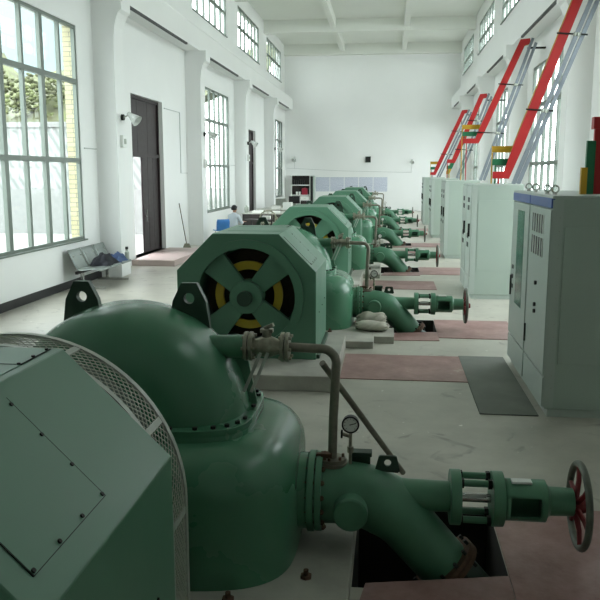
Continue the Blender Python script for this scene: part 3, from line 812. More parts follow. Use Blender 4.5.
for i, u in enumerate(UNIT):
    m = MB()
    m.box(-3.1, -.57, .99 + u, 3.2 + u, 0, .18)
    m.box(-3.1, -.185, 3.2 + u, 5.55 + u, 0, .10)
    structure('plinth_slab', m, M['conc'], lab(i, 'raised concrete plinth under the machine, #'), smooth=False, bev=.012)
    P = [('floor_plate', [(-.55, 1.58), (1.02, 1.58), (1.02, 2.84), (-.55, 2.84)], 'pinkish painted trench cover lying beside the generator, #'),
         ('floor_plate', [(.765, 4.02), (1.95, 3.98), (1.95, 5.42), (.765, 5.42)], 'worn reddish floor plate under the handwheel, #'),
         ('floor_plate', [(-.17, 3.75), (.76, 3.80), (.76, 4.42), (-.10, 4.24)], 'reddish floor plate in front of the open pit, #')]
    for nm, poly, txt in P:
        if i == 0 and poly[0][1] < 2: continue
        o = MB().prism([(x, y + u, .001) for x, y in poly], (0, 0, .008)).build(nm, M['plate'], smooth=False)
        tag(center_origin(o), lab(i, txt), 'floor plate', 'reddish floor plates over the trenches')

# leaning steel bar and sacks
o = MB().cyl((.15, 5.93, .03), (-.42, 4.9, 1.18), .022, n=12).build('steel_bar', M['steel'])
tag(center_origin(o), 'loose dark steel bar leaning behind the thin bypass pipe', 'bar')
def sack(c, L_, w_, h_, rot, label):
    m = MB(); rings = []
    for j in range(15):
        u = -1 + 2 * j / 14; k = max(.25, (1 - abs(u) ** 4) ** .5) if abs(u) < 1 else .25
        r = []
        for i in range(20):
            a = 2 * PI * i / 20; x = u * L_ / 2 + .02 * math.sin(5 * a + j); y = w_ / 2 * k * math.cos(a) * (1 + .08 * math.sin(3 * a + j * 1.3)); z = h_ / 2 + h_ / 2 * k * max(-1, 1.15 * math.sin(a)) * (1 + .1 * math.sin(2 * a + j * .9))
            r.append(V((x, y, z)))
        rings.append(r)
    R = Matrix.Rotation(rot, 3, 'Z')
    zmin = min(p.z for r in rings for p in r)
    vr = [[m.bm.verts.new(R @ (p - V((0, 0, zmin))) + V(c)) for p in r] for r in rings]
    m.skin(vr, True)
    tag(center_origin(m.build('sack', M['sack'])), label, 'sack', 'white sacks by the second machine')
sack((-.22, 11.22, .101), .50, .26, .13, -.25, 'whitish sack slumped by the second turbine, the fuller lower one')
sack((-.24, 11.60, .101), .44, .22, .19, .1, 'whitish sack lying behind the fuller sack by the second turbine')
structure('plinth_slab', MB().box(-.184, .10, 10.80, 11.44, 0, .10), M['conc'], 'concrete ledge beside the whitish sacks', smooth=False)

# ------------------------------------------------------------------ switch cabinets
CX = 1.56
def cabinet(y0, y1, style, label, depth=.95):
    t = thing('switch_cabinet', (CX + depth / 2, (y0 + y1) / 2, 0), label, 'cabinet', 'grey switch cabinets along the aisle')
    H = 2.2
    m = MB(); m.box(CX + .02, CX + depth, y0 + .004, y1 - .004, .08, H - .03); m.build('body', M['cabdark'], t, bev=.006)
    m = MB(); m.box(CX + .05, CX + depth - .03, y0 + .02, y1 - .02, 0, .08); m.build('plinth', M['cab'], t)
    m = MB(); m.box(CX - .005, CX + depth + .01, y0 + .002, y1 - .002, H - .03, H); m.build('top_plate', M['cab'], t, bev=.004)
    # corner post with its row of fixing holes, on the near side
    m = MB(); m.box(CX + .0, CX + .10, y0 - .002, y0 + .004, .1, H - .04); cp = m.build('corner_post', M['cab'], t)
    for i in range(14 if style == 'louvre' else 0):
        m = MB(); m.cyl((CX + .07, y0 - .006, .3 + i * .13), (CX + .07, y0 - .001, .3 + i * .13), .006, n=8); m.build('fixing_screw', M['galv'], cp)
    m = MB(); m.box(CX + .12, CX + depth - .02, y0 - .004, y0 + .004, .55, H - .3); sp = m.build('side_panel', M['cabdark'], t, bev=.002)
    dz1 = H - .135 if style != 'plain' else H - .05
    m = MB(); m.box(CX - .012, CX + .02, y0 + .03, y1 - .03, .42, dz1); d = m.build('door', M['cab'], t, bev=.004)
    m = MB(); m.box(CX - .01, CX + .02, y0 + .03, y1 - .03, .1, .40); m.build('kick_panel', M['cab'], t, bev=.004)
    if style != 'plain':
        m = MB(); m.box(CX - .014, CX + .02, y0 + .012, y1 - .012, H - .12, H - .025); m.build('header', M['bluehead'], t, bev=.003)
    yc = (y0 + y1) / 2
    if style == 'louvre':
        for r_ in range(2):
            for c_ in range(5):
                y = y0 + .36 + .125 * c_; z = 1.90 - .235 * r_
                q = MB(); q.prism([(CX - .013, y, z - .095), (CX - .013, y + .085, z - .095), (CX - .013, y + .085, z + .095), (CX - .013, y, z + .095)], (-.004, 0, 0)); q.build('meter', M['black'], d)
                q = MB(); q.box(CX - .020, CX - .012, y - .025, y - .002, z - .095, z + .095); q.build('meter_label', M['white'], d)
        for z in (1.28, 1.05, .98):
            q = MB(); q.cyl((CX - .012, yc, z), (CX - .035, yc, z), .022, n=12); q.build('lamp_button', M['black'], d)
        q = MB(); q.box(CX - .03, CX - .012, y1 - .09, y1 - .07, .55, .75); q.build('handle', M['bolt'], d)
    elif style == 'glass':
        q = MB(); q.box(CX - .016, CX - .010, y0 + .3, y0 + .75, .85, 1.98); gl = q.build('viewing_glass', M['cabglass'], d)
        q = MB(); q.box(CX - .03, CX - .012, y1 - .14, y1 - .10, .9, 1.15); q.build('handle', M['bolt'], d)
        for z in (1.0, 1.12, 1.24):
            q = MB(); q.box(CX - .02, CX - .012, y1 - .25, y1 - .17, z, z + .05); q.build('meter', M['black'], d)
    else:
        for z in (1.85, 1.70, 1.15, .98):
            q = MB(); q.box(CX - .022, CX - .012, yc - .12, yc + .12, z, z + .09); q.build('meter', M['black'], d)
        q = MB(); q.box(CX - .05, CX - .012, y0 + .12, y0 + .15, 1.2, 1.45); q.build('handle', M['bolt'], d)
    return t
M['cabglass'] = mat('cabinet_window_glass', (92, 128, 116), .12, var=.2, scale=3)
cabinet(7.62, 8.77, 'louvre', 'grey cabinet with blue header and two rows of meters, at the head of the aisle')
cabinet(8.78, 9.95, 'glass', 'grey cabinet with blue header and a tall door window, behind the meter cabinet')
for k, (a, b) in enumerate([(14.95, 16.8), (22.1, 23.7), (29.2, 30.8), (36.4, 38.0)]):
    cabinet(a, (a + b) / 2 - .005, 'plain', 'tall grey cabinet, near half of the %s pair beyond the blue-headed cabinets' % ORD[k])
    cabinet((a + b) / 2 + .005, b, 'plain', 'tall grey cabinet, far half of the %s pair beyond the blue-headed cabinets' % ORD[k])
for k, y in enumerate((8.05, 8.45, 9.1, 9.55)):
    t = thing('lifting_eye', (CX + .1, y, 2.2), ORD[k] + ' steel lifting eye screwed into the top of the blue-headed cabinets', 'lifting eye', 'lifting eyes on the cabinets')
    MB().torus((CX + .1, y, 2.255), (.3, 1, 0), .034, .009, 24, 8).build('ring', M['chrome'], t)
    MB().cyl((CX + .1, y, 2.2), (CX + .1, y, 2.222), .022, n=12).build('collar', M['chrome'], t)
o = MB().box(.95, 1.53, 7.63, 10.12, .001, .012).build('rubber_mat', M['mat'], smooth=False)
tag(center_origin(o), 'dark grey rubber mat on the floor along the blue-headed cabinets', 'mat')

# ------------------------------------------------------------------ busbars
def flat(name, pts, w_, t_, m, label):
    """flat bar folded along pts (x, z) at one y"""
    q = MB(); y = pts[0][1]
    P = [V(p) for p in pts]; rings = []
    for i, p in enumerate(P):
        d1 = (P[i] - P[i - 1]).normalized() if i else (P[1] - P[0]).normalized()
        d2 = (P[i + 1] - P[i]).normalized() if i < len(P) - 1 else d1
        b = (d1 + d2).normalized(); nn = V((-b.z, 0, b.x)); k = 1 / max(.45, b.dot(d1)) 
        ww = w_[i] if isinstance(w_, (list, tuple)) else w_
        rings.append([q.bm.verts.new(p + nn * ww / 2 * k * s_ + V((0, e, 0))) for s_, e in ((-1, -t_ / 2), (1, -t_ / 2), (1, t_ / 2), (-1, t_ / 2))])
    q.skin(rings, True); o = q.build(name, m, smooth=False, bev=.004)
    return tag(center_origin(o), label, 'busbar', 'coloured busbars rising from the cabinets')

BG = [ # y, stub x0, knee x, [(colour, z) ...], top (x, z), wall z
    (15.4, 1.98, 2.24, [('yellow', 2.87), ('green', 2.62), ('red', 2.37)], (3.62, 6.2), 'first'),
    (22.5, 2.02, 2.42, [('yellow', 3.70), ('green', 3.50), ('red', 3.30)], (3.56, 5.95), 'second'),
    (29.8, 2.13, 2.37, [('red', 2.84), ('green', 2.62), ('yellow', 2.42)], (3.32, 5.2), 'third'),
    (37.2, 1.90, 2.09, [('yellow', 2.87), ('green', 2.62), ('red', 2.37)], (3.34, 5.2), 'fourth')]
BM = {'yellow': M['yellowbar'], 'green': M['greenbar'], 'red': M['redpaint']}
for y, xs, xk, cols, top, nm in BG:
    zr = [z for c, z in cols if c == 'red'][0]
    for k, (c, z) in enumerate(cols):
        yy = y + {'red': 0, 'green': .14, 'yellow': .28}[c]
        kx = xk + (z - zr) * (top[0] - xk) / (top[1] - zr)
        w = [.13, .14, .175, .175, .15] if c == 'red' else [.12, .13, .14, .14, .12]
        flat('busbar', [(xs, yy, z), (kx, yy, z), (kx + (top[0] - kx) * .12, yy, z + (top[1] - z) * .12), (top[0], yy, top[1]), (top[0] + .2, yy, top[1] + .03)], w, .05, BM[c],
             '%s busbar slanting up to the wall from the %s tall cabinet pair' % (c, nm))
        zt = 2.2
        q = MB(); q.box(xs + .0 + .05 * k, xs + .025 + .05 * k, yy - .015, yy + .015, zt, z - .066)
        tag(center_origin(q.build('riser_bar', BM[c], smooth=False)), 'thin upright %s riser bar on top of the %s tall cabinet pair' % (c, nm), 'busbar', 'upright bars on the cabinets')
    t = thing('bar_support', (2.6, y - .3, 2.2), 'pair of slanting grey steel rails under the busbars of the %s tall cabinet pair' % nm, 'support rail', 'steel rails carrying the busbars')
    a0 = V((xk + .13, y - .04, 2.2)); a1 = V((min(top[0] + .26, 4.05), y - .04, min(top[1] + .1, 6.25)))
    for e in (0, .11):
        MB().bar(a0 + V((e, .12 * (e > 0), 0)), a1 + V((min(e, 4.17 - a1.x), .12 * (e > 0), -.1 * (e > 0))), .075, .06, (0, 1, 0)).build('rail', M['alu'], t)
    for u in (.34, .68):
        c = a0.lerp(a1, u)
        zz = c.z
        xx = xk + (zz - zr) / (top[1] - zr) * (top[0] - xk)
        q = MB(); q.cyl((xx - .13, y - .05, zz + .03), (c.x + .2, y - .05, zz - .01), .016, n=10); cb = q.build('cross_pin', M['bolt'], t)
        q = MB(); q.lathe([(.03, 0), (.05, .2), (.035, .4), (.05, .6), (.035, .8), (.04, 1)], (c.x - .06, y - .05, zz + .005), (.13, 0, -.01), 14); q.build('insulator', M['galv'], cb)
    q = MB(); q.bar((top[0] + .16, y + .14, top[1] - .13), (XR, y + .14, top[1] - .13), .14, .04, (0, 0, 1)); q.build('wall_arm', M['bolt'], t)
# bars standing on the meter cabinet
for k, (c, x, w_, zt) in enumerate((('yellow', 1.97, .06, 2.47), ('green', 2.04, .085, 2.74), ('red', 2.13, .10, 2.92))):
    q = MB(); q.box(x - w_ / 2, x + w_ / 2, 8.2 + .06 * k, 8.25 + .06 * k, 2.2, zt)
    if c == 'red': q.box(x - .07, x + .35, 8.3, 8.4, 2.86, 2.98)
    tag(center_origin(q.build('busbar', BM[c], smooth=False)), 'short upright %s busbar on top of the cabinet with the meters' % c, 'busbar', 'upright busbars on the meter cabinet')

# ------------------------------------------------------------------ wall fittings
def wall_lamp(p, d, label):
    t = thing('wall_lamp', p, label, 'wall lamp', 'conical wall lamps')
    p, d = V(p), V(d).normalized()
    MB().cyl(p, p + d * .06, .07, n=16).build('base', M['bolt'], t)
    MB().tube([p + d * .05, p + d * .12 + V((0, 0, .03)), p + d * .2 + V((0, 0, .06))], .018, 8).build('arm', M['galv'], t)
    a = (d * .75 + V((0, -.15, -.6))).normalized()
    c = p + d * .16 + V((0, 0, .09))
    m = MB(); m.lathe([(.045, 0), (.06, .25), (.135, 1), (.125, .98), (.045, .3)], c, a * .30, 24, False); sh = m.build('shade', M['lampshade'], t)
    MB().ball(c + a * .19, .05, .05, .05, 12, 8).build('bulb', M['white'], sh)
M['lampshade'] = mat('frosted_lamp_shade', (206, 210, 206), .25, metal=.1, var=.08, spec=.6)
for k, y in enumerate((17.6, 25.6, 33.6, 41.6)):
    wall_lamp((XL + .5, y, 3.68), (1, 0, 0), 'white conical lamp on the %s column of the door and window wall' % ORD[k])
wall_lamp((-6.1, YE, 3.25), (0, -1, 0), 'white conical lamp on the end wall over the bookcase')
wall_lamp((1.36, YE, 3.12), (0, -1, 0), 'white conical lamp on the end wall by the cabinets')
for k, (y, z) in enumerate(((17.55, 3.13), (25.6, 2.72), (33.6, 3.05))):
    m = MB(); m.box(XL + .5, XL + .58, y - .12, y + .12, z - .14, z + .14); o = m.build('switch_box', M['white'], bev=.008)
    o2 = center_origin(o); tag(o2, 'small white switch box under the lamp of the %s column' % ORD[k], 'switch box', 'switch boxes on the columns')
    q = MB(); q.box(XL + .58, XL + .595, y - .05, y + .05, z - .06, z + .06); ORG[o2.name] = V(o2.location); q.build('switch_face', M['galv'], o2)
def conduit(pts, label):
    o = MB().tube(pts, .014, 6).build('wall_conduit', M['conduit']); tag(center_origin(o), label, 'conduit', 'thin conduits on the walls')
M['conduit'] = mat('grey_conduit', (196, 200, 198), .6)
x = XL + .015
conduit([(x, 16.5, 2.95), (x, 17.22, 2.95)], 'thin grey conduit between the first window and first column')
conduit([(x, 22.7, 4.3), (x, 24.4, 4.3), (x, 24.4, 2.4), (x, 25.2, 2.4)], 'thin grey bent conduit on the wall beyond the first door')
conduit([(x, 32.3, 2.72), (x, 33.2, 2.72)], 'thin grey conduit beyond the second window')
conduit([(x, 42.0, 2.72), (x, 43.3, 2.72)], 'thin grey conduit before the last window')
ye = YE - .015
conduit([(-6.6, ye, 2.70), (-3.0, ye, 2.52), (1.36, ye, 2.42), (1.36, ye, 3.06)], 'long thin conduit sagging across the end wall to the lamp')
conduit([(-6.1, ye, 2.66), (-6.1, ye, 3.18)], 'short upright conduit under the lamp over the bookcase')
t = thing('wall_box', (-1.40, YE - .06, 3.22), 'small dark square box high on the end wall', 'wall box')
MB().box(-1.57, -1.23, YE - .1, YE, 3.05, 3.42).build('case', M['darkgreen'], t, bev=.01); MB().box(-1.53, -1.27, YE - .112, YE - .1, 3.09, 3.38).build('face', M['black'], t)
for k in range(5):
    x0 = -4.72 + k * .92
    m = MB(); m.box(x0, x0 + .88, YE - .012, YE, 1.22, 2.12); o = m.build('wall_notice', M['poster'], smooth=False)
    tag(center_origin(o), 'printed notice sheet on the end wall, %s from the bookcase' % ORD[k], 'notice', 'row of printed notices on the end wall')

# bookcase by the end wall
bx0, bx1, by0, by1 = -6.28, -5.05, 49.05, 49.58
t = thing('bookcase', ((bx0 + bx1) / 2, (by0 + by1) / 2, 0), 'white bookcase with open shelves and drawers against the end wall', 'bookcase')
m = MB()
m.box(bx0, bx0 + .03, by0, by1, 0, 2.25); m.box(bx1 - .03, bx1, by0, by1, 0, 2.25); m.box(bx0 + .03, bx1 - .03, by0, by1, 2.22, 2.25); m.box(bx0 + .03, bx1 - .03, by0, by1, 0, .06)
m.build('carcass', M['white'], t, smooth=False)
MB().box(bx0 + .03, bx1 - .03, by1 - .02, by1, .06, 2.22).build('back_panel', M['desk'], t, smooth=False)
for z in (.96, 1.60): MB().box(bx0 + .03, bx1 - .03, by0, by1 - .02, z, z + .05).build('shelf', M['white'], t, smooth=False)
for r_ in range(3):
    for c_ in range(2):
        xa = bx0 + .04 + c_ * .58
        d = MB().box(xa, xa + .56, by0 - .02, by0 + .02, .08 + r_ * .29, .35 + r_ * .29).build('drawer', M['white'], t, bev=.006)
        MB().box(xa + .22, xa + .34, by0 - .035, by0 - .02, .21 + r_ * .29, .225 + r_ * .29).build('knob', M['galv'], d)
for k in range(6):
    xa = bx0 + .10 + k * .13
    m = MB(); m.box(xa, xa + .1, by0 + .06, by0 + .36, 1.652, 1.97 - .03 * (k % 3)); tag(center_origin(m.build('binder', M['black'], bev=.006)), 'dark binder on the top shelf of the bookcase, %s from the wall corner' % ORD[k], 'binder', 'binders on the top shelf')
for k, xa in enumerate((bx0 + .38, bx0 + .55)):
    q = MB(); q.lathe([(.05, 0), (.065, .3), (.07, 1), (.06, 1), (.055, .1), (0, .1)], (xa, by0 + .15, 1.012), (0, 0, .2), 16); tag(center_origin(q.build('mug', M['white'])), 'white mug on the middle shelf, ' + ('farther from' if k == 0 else 'next to') + ' the red case', 'mug', 'white mugs on the shelf')
m = MB(); m.box(bx0 + .70, bx0 + 1.08, by0 + .06, by0 + .4, 1.012, 1.42); m.box(bx0 + .84, bx0 + .94, by0 + .2, by0 + .24, 1.42, 1.47); tag(center_origin(m.build('red_case', M['red'], bev=.03)), 'dark red case on the middle shelf of the bookcase', 'case')
t = thing('tall_locker', (-4.9, 49.3, 0), 'narrow locker with a dark door edge beside the bookcase', 'locker')
MB().box(-5.02, -4.76, 49.05, 49.58, 0, 2.22).build('body', M['cab'], t, bev=.006); MB().box(-5.0, -4.86, 49.03, 49.05, .05, 2.17).build('door', M['black'], t); 

# ------------------------------------------------------------------ desks, chairs, bench
def desk(x0, x1, y0, y1, label):
    t = thing('desk', ((x0 + x1) / 2, (y0 + y1) / 2, 0), label, 'desk', 'desks along the door wall')
    MB().box(x0, x1, y0, y1, .74, .78).build('desk_top', M['desktop'], t, bev=.004)
    MB().box(x0 + .04, x1 - .04, y0 + .04, y0 + .07, .2, .74).build('front_panel', M['desk'], t)
    for a in (x0 + .03, x1 - .07):
        for b in (y0 + .03, y1 - .07): MB().box(a, a + .04, b, b + .04, 0, .74).build('leg', M['black'], t)
    MB().box(x0 + .1, x0 + .5, y1 - .6, y1 - .1, .42, .74).build('drawer_box', M['desk'], t)
desk(-6.0, -4.35, 31.0, 33.0, 'dark-fronted desk beyond the seated person')
desk(-5.9, -4.2, 34.2, 36.2, 'dark-fronted desk, second along the wall beyond the seated person')
desk(-5.9, -4.0, 38.2, 40.6, 'cluttered desk, last before the end wall')
cl = []
def clutter(name, m, mb, label, cat): tag(center_origin(mb.build(name, M[m], bev=.004)), label, cat)
clutter('paper_stack', 'paper', MB().box(-5.6, -5.2, 31.3, 31.7, .781, .87), 'stack of white papers on the first dark-fronted desk', 'papers')
clutter('paper_stack', 'paper', MB().box(-4.9, -4.5, 31.5, 31.9, .781, .84), 'low white paper stack at the aisle end of the first desk', 'papers')
clutter('paper_stack', 'paper', MB().box(-5.3, -4.9, 34.5, 34.9, .781, .93), 'tall white paper stack on the second desk', 'papers')
clutter('desk_box', 'white', MB().box(-4.8, -4.4, 34.6, 35.1, .781, 1.08), 'white box on the aisle end of the second desk', 'box')
clutter('desk_box', 'galv', MB().box(-5.7, -5.2, 38.5, 39.0, .781, 1.12), 'grey box on the cluttered last desk', 'box')
clutter('desk_box', 'white', MB().box(-5.0, -4.5, 38.6, 39.1, .781, 1.05), 'white box on the cluttered last desk', 'box')
clutter('desk_box', 'desk', MB().box(-4.45, -4.15, 38.7, 39.1, .781, 1.0), 'dark box on the aisle end of the last desk', 'box')
q = MB(); q.lathe([(.06, 0), (.09, .2), (.09, .75), (.03, .9), (.03, 1)], (-5.85, 31.3, .781), (0, 0, .3), 16); clutter('thermos', 'galv', q, 'grey thermos flask on the wall end of the first desk', 'flask')
t = thing('monitor', (-4.7, 38.3, .78), 'dark computer monitor on the cluttered last desk', 'monitor')
MB().box(-5.0, -4.45, 38.28, 38.32, .9, 1.25).build('screen', M['black'], t, bev=.005); MB().box(-4.78, -4.66, 38.32, 38.36, .78, 1.0).build('stand', M['galv'], t); MB().box(-4.86, -4.58, 38.26, 38.44, .78, .795).build('foot', M['galv'], t)

def armchair(x, y, label):
    t = thing('armchair', (x, y, 0), label, 'chair', 'wooden armchairs by the desks')
    MB().box(x - .27, x + .27, y - .25, y + .25, .40, .46).build('seat', M['wood'], t, bev=.02)
    m = MB(); pts = [(x - .30, y - .28, .62)] + [(x + .33 * -math.cos(PI * i / 12), y - .28 - .04 * math.sin(PI * i / 12), .62 + .32 * math.sin(PI * i / 12)) for i in range(13)]
    m.tube(pts[1:], .026, 10); m.build('back_hoop', M['wood'], t)
    for i in range(2, 11, 2):
        m = MB(); m.tube([(x - .33 * math.cos(PI * i / 12), y - .27, .45), (x - .33 * math.cos(PI * i / 12), y - .30, .62 + .32 * math.sin(PI * i / 12))], .014, 6); m.build('back_slat', M['wood'], t)
    for sx in (-1, 1):
        MB().bar((x + sx * .31, y - .28, .63), (x + sx * .30, y + .22, .63), .05, .03).build('armrest', M['wood'], t)
        for sy in (-1, 1): MB().cyl((x + sx * .25, y + sy * .21, 0), (x + sx * .28, y + sy * .23, .63 if sy > 0 else .62), .02, n=8).build('leg', M['wood'], t)
armchair(-4.75, 30.3, 'round-backed wooden armchair in front of the first dark-fronted desk')
armchair(-4.9, 37.4, 'round-backed wooden armchair in front of the last desk')

def plastic_chair(x, y, rz, label):
    t = thing('plastic_chair', (x, y, 0), label, 'chair', 'blue plastic chairs')
    t.rotation_euler.z = rz
    ORG[t.name] = V((0, 0, 0))
    m = MB(); G = []
    prof = [(.24, .44), (.18, .455), (.0, .44), (-.16, .45), (-.21, .50), (-.24, .62), (-.27, .78), (-.29, .86)]
    for (yy, zz) in prof:
        G.append([m.bm.verts.new((xx * (1 if zz < .8 else .9), yy + (.03 * (xx / .23) ** 2 if zz > .5 else 0), zz + (.025 * (xx / .23) ** 2 if zz < .5 else 0))) for xx in [-.23 + .46 * i / 8 for i in range(9)]])
    m.skin(G, False, False); o = m.build('shell', M['bluechair'], t); sd = o.modifiers.new('wall', 'SOLIDIFY'); sd.thickness = .015
    for sx in (-1, 1):
        for sy in (-1, 1): MB().cyl((sx * .23, sy * .22 - .02, 0), (sx * .17, sy * .15 - .02, .44), .013, n=8).build('leg', M['chrome'], t)
plastic_chair(-5.68, 25.7, .5, 'empty blue plastic chair with its back by the seated person')
t = thing('stool', (-5.42, 26.5, 0), 'round stool under the seated person', 'stool')
MB().cyl((-5.42, 26.5, .40), (-5.42, 26.5, .44), .17, n=24).build('seat', M['wood'], t, bev=.008)
for k in range(4):
    a = PI / 4 + k * PI / 2; MB().cyl((-5.42 + .2 * math.cos(a), 26.5 + .2 * math.sin(a), 0), (-5.42 + .13 * math.cos(a), 26.5 + .13 * math.sin(a), .40), .016, n=8).build('leg', M['wood'], t)

# waiting bench with clothes
t = thing('waiting_bench', (-6.3, 15.6, 0), 'grey metal waiting bench under the first window', 'bench')
MB().box(-6.42, -6.36, 15.05, 17.1, .34, .40).build('beam', M['black'], t)
for y in (15.35, 16.8):
    m = MB(); m.bar((-6.62, y, .025), (-5.9, y, .025), .06, .05); m.bar((-6.39, y, .05), (-6.39, y, .34), .06, .06, (0, 1, 0)); m.build('leg', M['chrome'], t)
for k in range(3):
    y0 = 15.08 + k * .68
    m = MB(); G = []
    for (xx, zz) in [(-5.90, .40), (-5.93, .435), (-6.05, .44), (-6.30, .41), (-6.38, .43), (-6.44, .52), (-6.55, .76), (-6.58, .83)]:
        G.append([m.bm.verts.new((xx, y0 + .64 * i / 6, zz)) for i in range(7)])
    m.skin(G, False, False); o = m.build('seat', M['greymetal'], t); sd = o.modifiers.new('wall', 'SOLIDIFY'); sd.thickness = .012
    for sy in (.12, .52):
        q = MB(); q.cyl((-6.50, y0 + sy, .68), (-6.53, y0 + sy, .70), .03, n=10); q.build('seat_stud', M['chrome'], o)
def cloth_heap(name, c, sx, sy, sz, m_, label, seed):
    random.seed(seed); m = MB(); G = []; NI, NJ = 22, 16
    ph = [random.uniform(0, 6) for _ in range(6)]
    for j in range(NJ + 1):
        row = []
        for i in range(NI + 1):
            u, v = -1 + 2 * i / NI, -1 + 2 * j / NJ
            r = max(0, 1 - (u * u) ** 1.3) * max(0, 1 - (v * v) ** 1.3)
            z = r * (.75 + .25 * math.sin(6 * u + ph[0] + 2 * v) * math.sin(5 * v + ph[1]) + .18 * math.sin(11 * u - 4 * v + ph[2]))
            row.append(m.bm.verts.new((c[0] + u * sx * (1 + .12 * math.sin(4 * v + ph[3])), c[1] + v * sy * (1 + .1 * math.sin(5 * u + ph[4])), c[2] + max(0, z) * sz)))
        G.append(row)
    m.skin(G, False, False)
    # closed underside
    lo = [[m.bm.verts.new((v.co.x, v.co.y, c[2] - .004)) for v in row] for row in G]
    m.skin(lo, False, False)
    for A, B in ((G[0], lo[0]), (G[-1], lo[-1])): m.skin([A, B], False, False)
    m.skin([[r[0] for r in G], [r[0] for r in lo]], False, False); m.skin([[r[-1] for r in G], [r[-1] for r in lo]], False, False)
    tag(center_origin(m.build(name, M[m_])), label, 'clothing')
cloth_heap('jacket', (-6.17, 16.05, .449), .22, .34, .27, 'jacket', 'crumpled black jacket on the grey waiting bench', 3)
cloth_heap('trousers', (-6.13, 16.68, .449), .20, .28, .20, 'denim', 'crumpled blue denim clothing at the column end of the waiting bench', 5)
t = thing('drink_bottle', (-5.99, 17.02, 0), 'clear bottle with a black cap at the column end of the bench', 'bottle')
t.location = (-5.99, 17.02, .456); ORG[t.name] = V(t.location)
m = MB(); m.lathe([(.045, 0), (.05, .1), (.05, .7), (.025, .85), (.025, 1)], (-5.99, 17.02, .456), (0, 0, .22), 16); m.build('body', M['galv'], t)
MB().cyl((-5.99, 17.02, .676), (-5.99, 17.02, .736), .035, n=12).build('cap', M['black'], t)
# broom by the first door
t = thing('broom', (-6.3, 24.2, 0), 'thin broom leaning on the wall beyond the first door', 'broom')
MB().cyl((-6.42, 23.9, .14), (-6.67, 24.02, 1.45), .014, n=8).build('handle', M['trunk'], t)
m = MB(); m.prism([(-6.55, 23.82, 0), (-6.25, 23.82, 0), (-6.34, 23.86, .18), (-6.48, 23.86, .18)], (0, .07, 0)); m.build('brush', M['wood'], t)

# ------------------------------------------------------------------ the seated person
def skin_mesh(name, verts, edges, rad, m_, parent, sub=2):
    me = bpy.data.meshes.new(name); me.from_pydata([V(v) for v in verts], edges, [])
    o = bpy.data.objects.new(name, me); C.objects.link(o); o.parent = parent; me.materials.append(m_); ORG[o.name] = V((0, 0, 0))
    s_ = o.modifiers.new('skin', 'SKIN'); s_.use_smooth_shade = True
    if not me.skin_vertices: bpy.context.view_layer.objects.active = o
    sv = me.skin_vertices[0].data if me.skin_vertices else None
    if sv is None:
        return o
    for i, r in enumerate(rad):
        sv[i].radius = r if isinstance(r, tuple) else (r, r); sv[i].use_root = (i == 0)
    b = o.modifiers.new('sub', 'SUBSURF'); b.levels = sub; b.render_levels = sub
    return o

